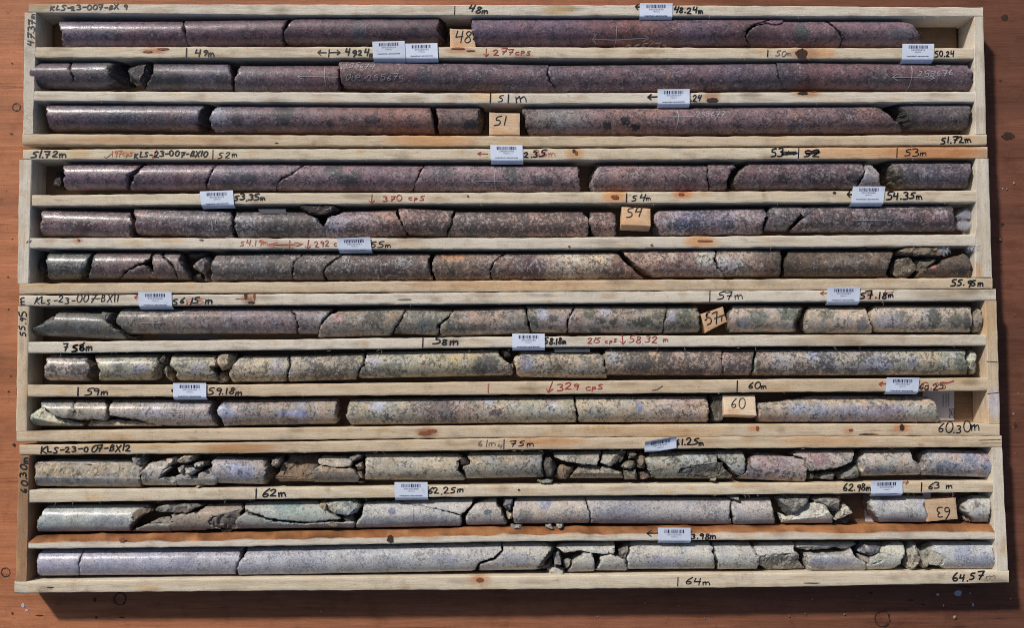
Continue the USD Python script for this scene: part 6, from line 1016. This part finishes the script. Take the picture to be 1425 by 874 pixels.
# ------------------------------------------------------------------ wooden depth blocks
def block(text, corners, z1, label, tpos, h=.020, tilt=0.0, front=None, flip=False, extra=None, base=None):
    """corners: photo pixels of the top face (top left, top right, bottom right, bottom left) at height z1"""
    c = [at(*q, z1)[:2] for q in corners]
    pg = Polygon(c); ctr = np.array(pg.centroid.coords[0])
    lo = np.array([ctr + (np.array(q) - ctr) * .999 for q in c])
    z0 = max(FLOOR + .0002, z1 - h)
    b = m3.Manifold.extrude(m3.CrossSection([np.array(pg.exterior.coords)[:-1][::(1 if pg.exterior.is_ccw else -1)].tolist()]), z1 - z0)
    b = b.translate((0, 0, z0)).refine_to_length(.004)
    v, f = meshkit.arrays(b)[:2]; v = v.copy()
    e = np.abs(np.array([pg.exterior.distance(shapely.Point(*q[:2])) for q in v])) < .0007
    up = v[:, 2] > z1 - .0002
    n = meshkit.fbm(v * 200, 3, int(z1 * 1e5))[:, None] - .5
    inw = np.column_stack([ctr - v[:, :2], np.zeros(len(v))]); inw /= np.linalg.norm(inw, axis=1, keepdims=True)
    v = v + inw * np.where(e, .0004 + .0012 * (n[:, 0] + .3), 0)[:, None]
    v[e & up, 2] -= .0007
    tz = lambda X, Y: 0.0 * X
    if tilt:
        y_, z_ = v[:, 1] - ctr[1], v[:, 2] - z1
        v[:, 1] = ctr[1] + y_ * math.cos(tilt) + z_ * math.sin(tilt); v[:, 2] = z1 - y_ * math.sin(tilt) + z_ * math.cos(tilt)
        tz = lambda X, Y: -(Y - ctr[1]) * math.tan(tilt)
    v[:, 2] = np.maximum(v[:, 2], FLOOR + .0002)
    o = np.array([*ctr, v[:, 2].min()])
    t = thing('depth_block', label, 'wood block', o, 'wooden depth marker blocks')
    obj('block', (v, f), WOOD_X, t, smooth=28, attrs={'tint': tinted(v, base if base is not None else lin((210, 182, 152)), [(corners[0][0] + 12, corners[3][1] - 4, 14, 6, (206, 160, 116), .5)])})
    for (s, x0, y0, x1, y1, hh, w) in tpos:
        sf = (lambda X, Y: z1 + tz(X, Y))
        write(s, (x0, y0), (x1, y1), hh, INK, t, z=z1, width=w, surf=sf)
    return t
block('48', [(625.4, 38.8), (661, 40), (662, 65.5), (625.6, 65.5)], .040, 'pale wood block marked 48 between purple cores', [('48', 633, 58.5, 653, 57.5, 15, .0016)], h=.032)
block('51', [(680.4, 155.6), (724, 157), (724, 187.4), (680, 187.2)], .046, 'wood block marked 51 in the top tray', [('51', 687.5, 174.5, 702.5, 173.5, 13, .0016)], h=.038)
block('54', [(865.4, 285.6), (906, 288.6), (905.4, 315.6), (863.6, 313.6)], .053, 'tilted wood block marked 54 in the second tray', [('54', 871.5, 302, 890, 302, 13, .0017)], h=.022, tilt=math.radians(15), base=lin((200, 168, 136)))
block('57', [(974.4, 437), (1006.4, 426.2), (1012, 448), (981.6, 463.6)], .044, 'crooked wood block marked 57 in the third tray', [('57', 984.6, 453, 1000, 448, 15, .0017), ('T', 1000, 449, 1008, 446, 10, .0016), (':', 978, 449, 982, 448, 11, .0022)], h=.030, base=lin((204, 170, 138)))
block('60', [(1005.8, 549), (1052, 549), (1052.4, 579), (1006.6, 577.4)], .046, 'wood block marked 60 in the third tray', [('60', 1016.6, 567, 1036, 567, 14, .0014)], h=.022, tilt=math.radians(14), base=lin((216, 196, 172)))
block('63', [(1287, 696), (1330.6, 693), (1333.4, 723), (1289.6, 727)], .045, 'wood block with upside-down 63, in the bottom tray', [('63', 1321.6, 705, 1303, 706, 15, .0016)], h=.030, base=lin((196, 170, 142)))

# ------------------------------------------------------------------ paper cards lying under the cores
def card(corners, z, label, writes=(), name='paper_card', mat=None, tilt=0.0):
    c = [at(*q, z)[:2] for q in corners]
    m = trimesh.creation.extrude_polygon(Polygon(c).buffer(0), .0004, engine='earcut'); v = np.asarray(m.vertices).copy(); v[:, 2] += z
    v[:, 2] += (v[:, 1] - v[:, 1].min()) * math.tan(tilt)
    o = np.array([*v.mean(0)[:2], v[:, 2].min()])
    t = thing(name, label, 'paper card', o, 'paper cards tucked under the cores')
    obj('sheet', (v, m.faces), mat or CARD, t)
    for (s, x0, y0, x1, y1, h, bold) in writes:
        a, b = at(x0, y0, z)[:2], at(x1, y1, z)[:2]; tm = meshkit.text_mesh(s, 1.0, .0001 / 1, bold); w = np.asarray(tm.vertices).copy()
        u = (b - a); un = u / np.linalg.norm(u); vv = np.array([-un[1], un[0]]) * h * MM
        wx = (w[:, :1] - w[:, 0].min()) / np.ptp(w[:, 0]); xy = a + wx * u + w[:, 1:2] * vv
        obj('printed_text', (np.column_stack([xy, w[:, 2] + z + .00042]), tm.faces), PRINT, t)
    return t
card([(1284, 543), (1327.6, 543), (1327.6, 585), (1284, 585)], FLOOR + .0006, 'white printed card reading SRC under the lavender core',
     [('SRC', 1320.4, 568.5, 1320.4, 582, 8, True), ('Saskatchewan Research Council', 1315.5, 547, 1315.5, 567, 2.2, False), ('Geoanalytical Laboratories', 1319, 548, 1319, 566, 2.2, False), ('Advanced Technology Centre', 1311.5, 549, 1311.5, 566, 2.2, False)])
card([(1201, 689), (1246, 689), (1248, 727.4), (1204, 727.8)], FLOOR + .0006, 'white card with an S under the pale core', [('SRC', 1205.6, 717.5, 1218, 717.5, 5, True)])
card([(905.6, 654), (922, 655), (921, 664), (906, 664)], FLOOR + .022, 'torn white card corner poking from the rubble', [('L', 910, 662, 914, 662, 4, True)], tilt=.5)
card([(222, 462), (305, 462), (305, 471.4), (222, 471.4)], FLOOR + .0008, 'grey card strip below the long pinkish-grey core', mat=CARD_DULL)
card([(360, 291.4), (398, 291.4), (398.4, 297), (362, 297)], .044, 'narrow grey paper strip behind the mottled core', mat=CARD_DULL, tilt=.3)
card([(770, 484.6), (821, 484.8), (821, 489.6), (772, 490)], .043, 'narrow grey paper strip behind the cream core', mat=CARD_DULL, tilt=.3)
card([(1284, 686), (1295, 686), (1295, 697), (1284, 697)], .030, 'small lavender paper scrap above block 63', mat=PAINT)

# ------------------------------------------------------------------ pale lint at the right end of the second tray, wood splinters
def tuft(x, y, rx, ry, z, n, h, label, seed):
    r = np.random.default_rng(seed); pts, cnt = [], []
    c = at(x, y, z)
    o = np.array([c[0], c[1], z])
    for _ in range(n):
        a, q = r.uniform(0, 2 * np.pi), r.uniform(0, 1) ** .5
        p = np.array([math.cos(a) * q * rx * MM, math.sin(a) * q * ry * MM, r.uniform(0, h)]); d = r.normal(0, 1, 3); d /= np.linalg.norm(d)
        for k in range(5):
            pts.append(p.copy()); d = d + r.normal(0, .7, 3); d /= np.linalg.norm(d); p = p + d * .0022; p[2] = max(p[2], .0002)
        cnt.append(5)
    path = numbered('/World/lint_tuft'); b = UsdGeom.BasisCurves.Define(stage, path)
    b.AddTranslateOp().Set(Gf.Vec3d(*map(float, o)))
    b.CreateTypeAttr('linear'); b.CreateCurveVertexCountsAttr(cnt); b.CreatePointsAttr(Vt.Vec3fArray.FromNumpy(np.array(pts, np.float32)))
    b.CreateWidthsAttr([.00022]); b.SetWidthsInterpolation('constant')
    UsdShade.MaterialBindingAPI.Apply(b.GetPrim()).Bind(LINT); tag(b.GetPrim(), label, 'lint', 'pale lint tufts at the right end of the second tray')
tuft(1340, 300, 9, 5, .030, 380, .008, 'wispy grey lint tuft beside the coarse blue-pink core', 1)
tuft(1339, 314, 8, 4, .030, 420, .008, 'whitish lint tuft against the right end board', 2)
tuft(1309, 347, 8, 6, .036, 420, .008, 'bluish-grey lint ball behind the tan slab', 3)
tuft(1352, 344, 9, 4, .040, 380, .008, 'pale lint tuft in the lower right corner', 4)

# ------------------------------------------------------------------ fine crumbs and dust shed by the broken core
def crumbs(label, spots, col, n, seed):
    r = np.random.default_rng(seed); vs, fs, k = [], [], 0
    ico = trimesh.creation.icosphere(0)
    for _ in range(n):
        x0, x1, y0, y1, z = spots[r.integers(len(spots))]
        c = at(r.uniform(x0, x1), r.uniform(y0, y1), z); s = .0007 + .0019 * r.uniform(0, 1) ** 2.5
        v = ico.vertices * s * r.uniform(.6, 1.2, 3) * r.uniform(.75, 1.2, (12, 1)); v[:, 2] = np.maximum(v[:, 2], -s * .4)
        vs.append(v + [c[0], c[1], z + s * .42]); fs.append(ico.faces + k); k += 12
    v = np.vstack(vs); t = lin(col) * (.6 + .8 * np.repeat(r.uniform(0, 1, n), 12))[:, None]
    p = obj('rock_crumbs', (v, np.vstack(fs)), CORE_FINE, attrs={'tint': t, 'grain': np.tile([.3, .2, .05], (len(v), 1)), 'patch': t, 'share': np.zeros((len(v), 3))})
    tag(prim(p), label, 'rock crumbs', kind='stuff')
F_ = FLOOR
crumbs('fine pale rock crumbs scattered through the bottom tray', [(190, 310, 640, 668, F_), (380, 520, 630, 672, F_), (740, 960, 630, 668, F_), (1090, 1200, 640, 664, F_), (200, 360, 700, 738, F_), (440, 500, 705, 735, F_), (680, 740, 700, 733, F_), (1080, 1200, 695, 730, F_), (760, 880, 765, 800, F_), (1170, 1300, 760, 795, F_), (1310, 1380, 700, 728, F_)], (160, 152, 140), 560, 5)
crumbs('fine dark rock crumbs scattered in the third and second trays', [(215, 330, 498, 530, F_), (690, 720, 500, 525, F_), (470, 490, 560, 590, F_), (985, 1060, 560, 590, F_), (260, 300, 355, 390, F_), (1230, 1340, 350, 385, F_), (1150, 1240, 432, 462, F_)], (128, 116, 104), 260, 6)

crumbs('sparse grit and rock dust on the plywood around the trays', [(6, 28, 10, 860, -.0002), (60, 1410, 830, 866, -.0002), (1390, 1418, 20, 860, -.0002)], (150, 126, 106), 70, 9)
for p in [q for q in stage.GetPrimAtPath('/World').GetChildren() if q.GetName().startswith('rock_crumbs')][-1:]: p.SetCustomDataByKey('category', 'grit')

# ------------------------------------------------------------------ loose fibres of the sawn boards, one part of each tray
def fibres(k, edges, n, seed):
    r = np.random.default_rng(seed); pts, cnt = [], []; t = TR[k]['t']
    for _ in range(n):
        (xa, ya, xb, yb) = edges[r.integers(len(edges))]; w = r.uniform(0, 1)
        p = at(xa + (xb - xa) * w, ya + (yb - ya) * w, ZT) + [0, 0, -.0002]; d = np.array([r.normal(0, 1), r.normal(-.5, .6), r.normal(.1, .25)]); d /= np.linalg.norm(d); l = r.uniform(.002, .0065)
        for j in range(5):
            pts.append(p - ORG[t]); d = d + r.normal(0, .28, 3); d /= np.linalg.norm(d); p = p + d * l / 4
        cnt.append(5)
    b = UsdGeom.BasisCurves.Define(stage, t + '/wood_fibres')
    b.CreateTypeAttr('linear'); b.CreateCurveVertexCountsAttr(cnt); b.CreatePointsAttr(Vt.Vec3fArray.FromNumpy(np.array(pts, np.float32)))
    b.CreateWidthsAttr([.00035]); b.SetWidthsInterpolation('constant'); UsdShade.MaterialBindingAPI.Apply(b.GetPrim()).Bind(FIBRE); tag(b.GetPrim(), kind='stuff')
FIBRE = plain('wood_fibre', (0.50, 0.42, 0.31), 0.8, 0.15)
fibres(1, [(60, 80, 1350, 81.4), (60, 140, 1350, 142), (60, 17, 1350, 22.4), (40, 201, 1365, 202), (60, 126.6, 1350, 127.2)], 70, 1)
fibres(2, [(60, 286, 1350, 281.6), (60, 345.4, 1350, 342), (40, 222, 1370, 220), (40, 394, 1350, 387)], 70, 2)
fibres(3, [(60, 491.5, 1360, 481), (60, 552, 1360, 544.2), (40, 425.6, 1380, 418.2), (40, 600.4, 1380, 590.2)], 90, 3)
fibres(4, [(60, 699.6, 1370, 685.6), (60, 682.4, 1370, 670.4), (40, 633, 1380, 622.8), (40, 810, 1390, 795)], 80, 4)
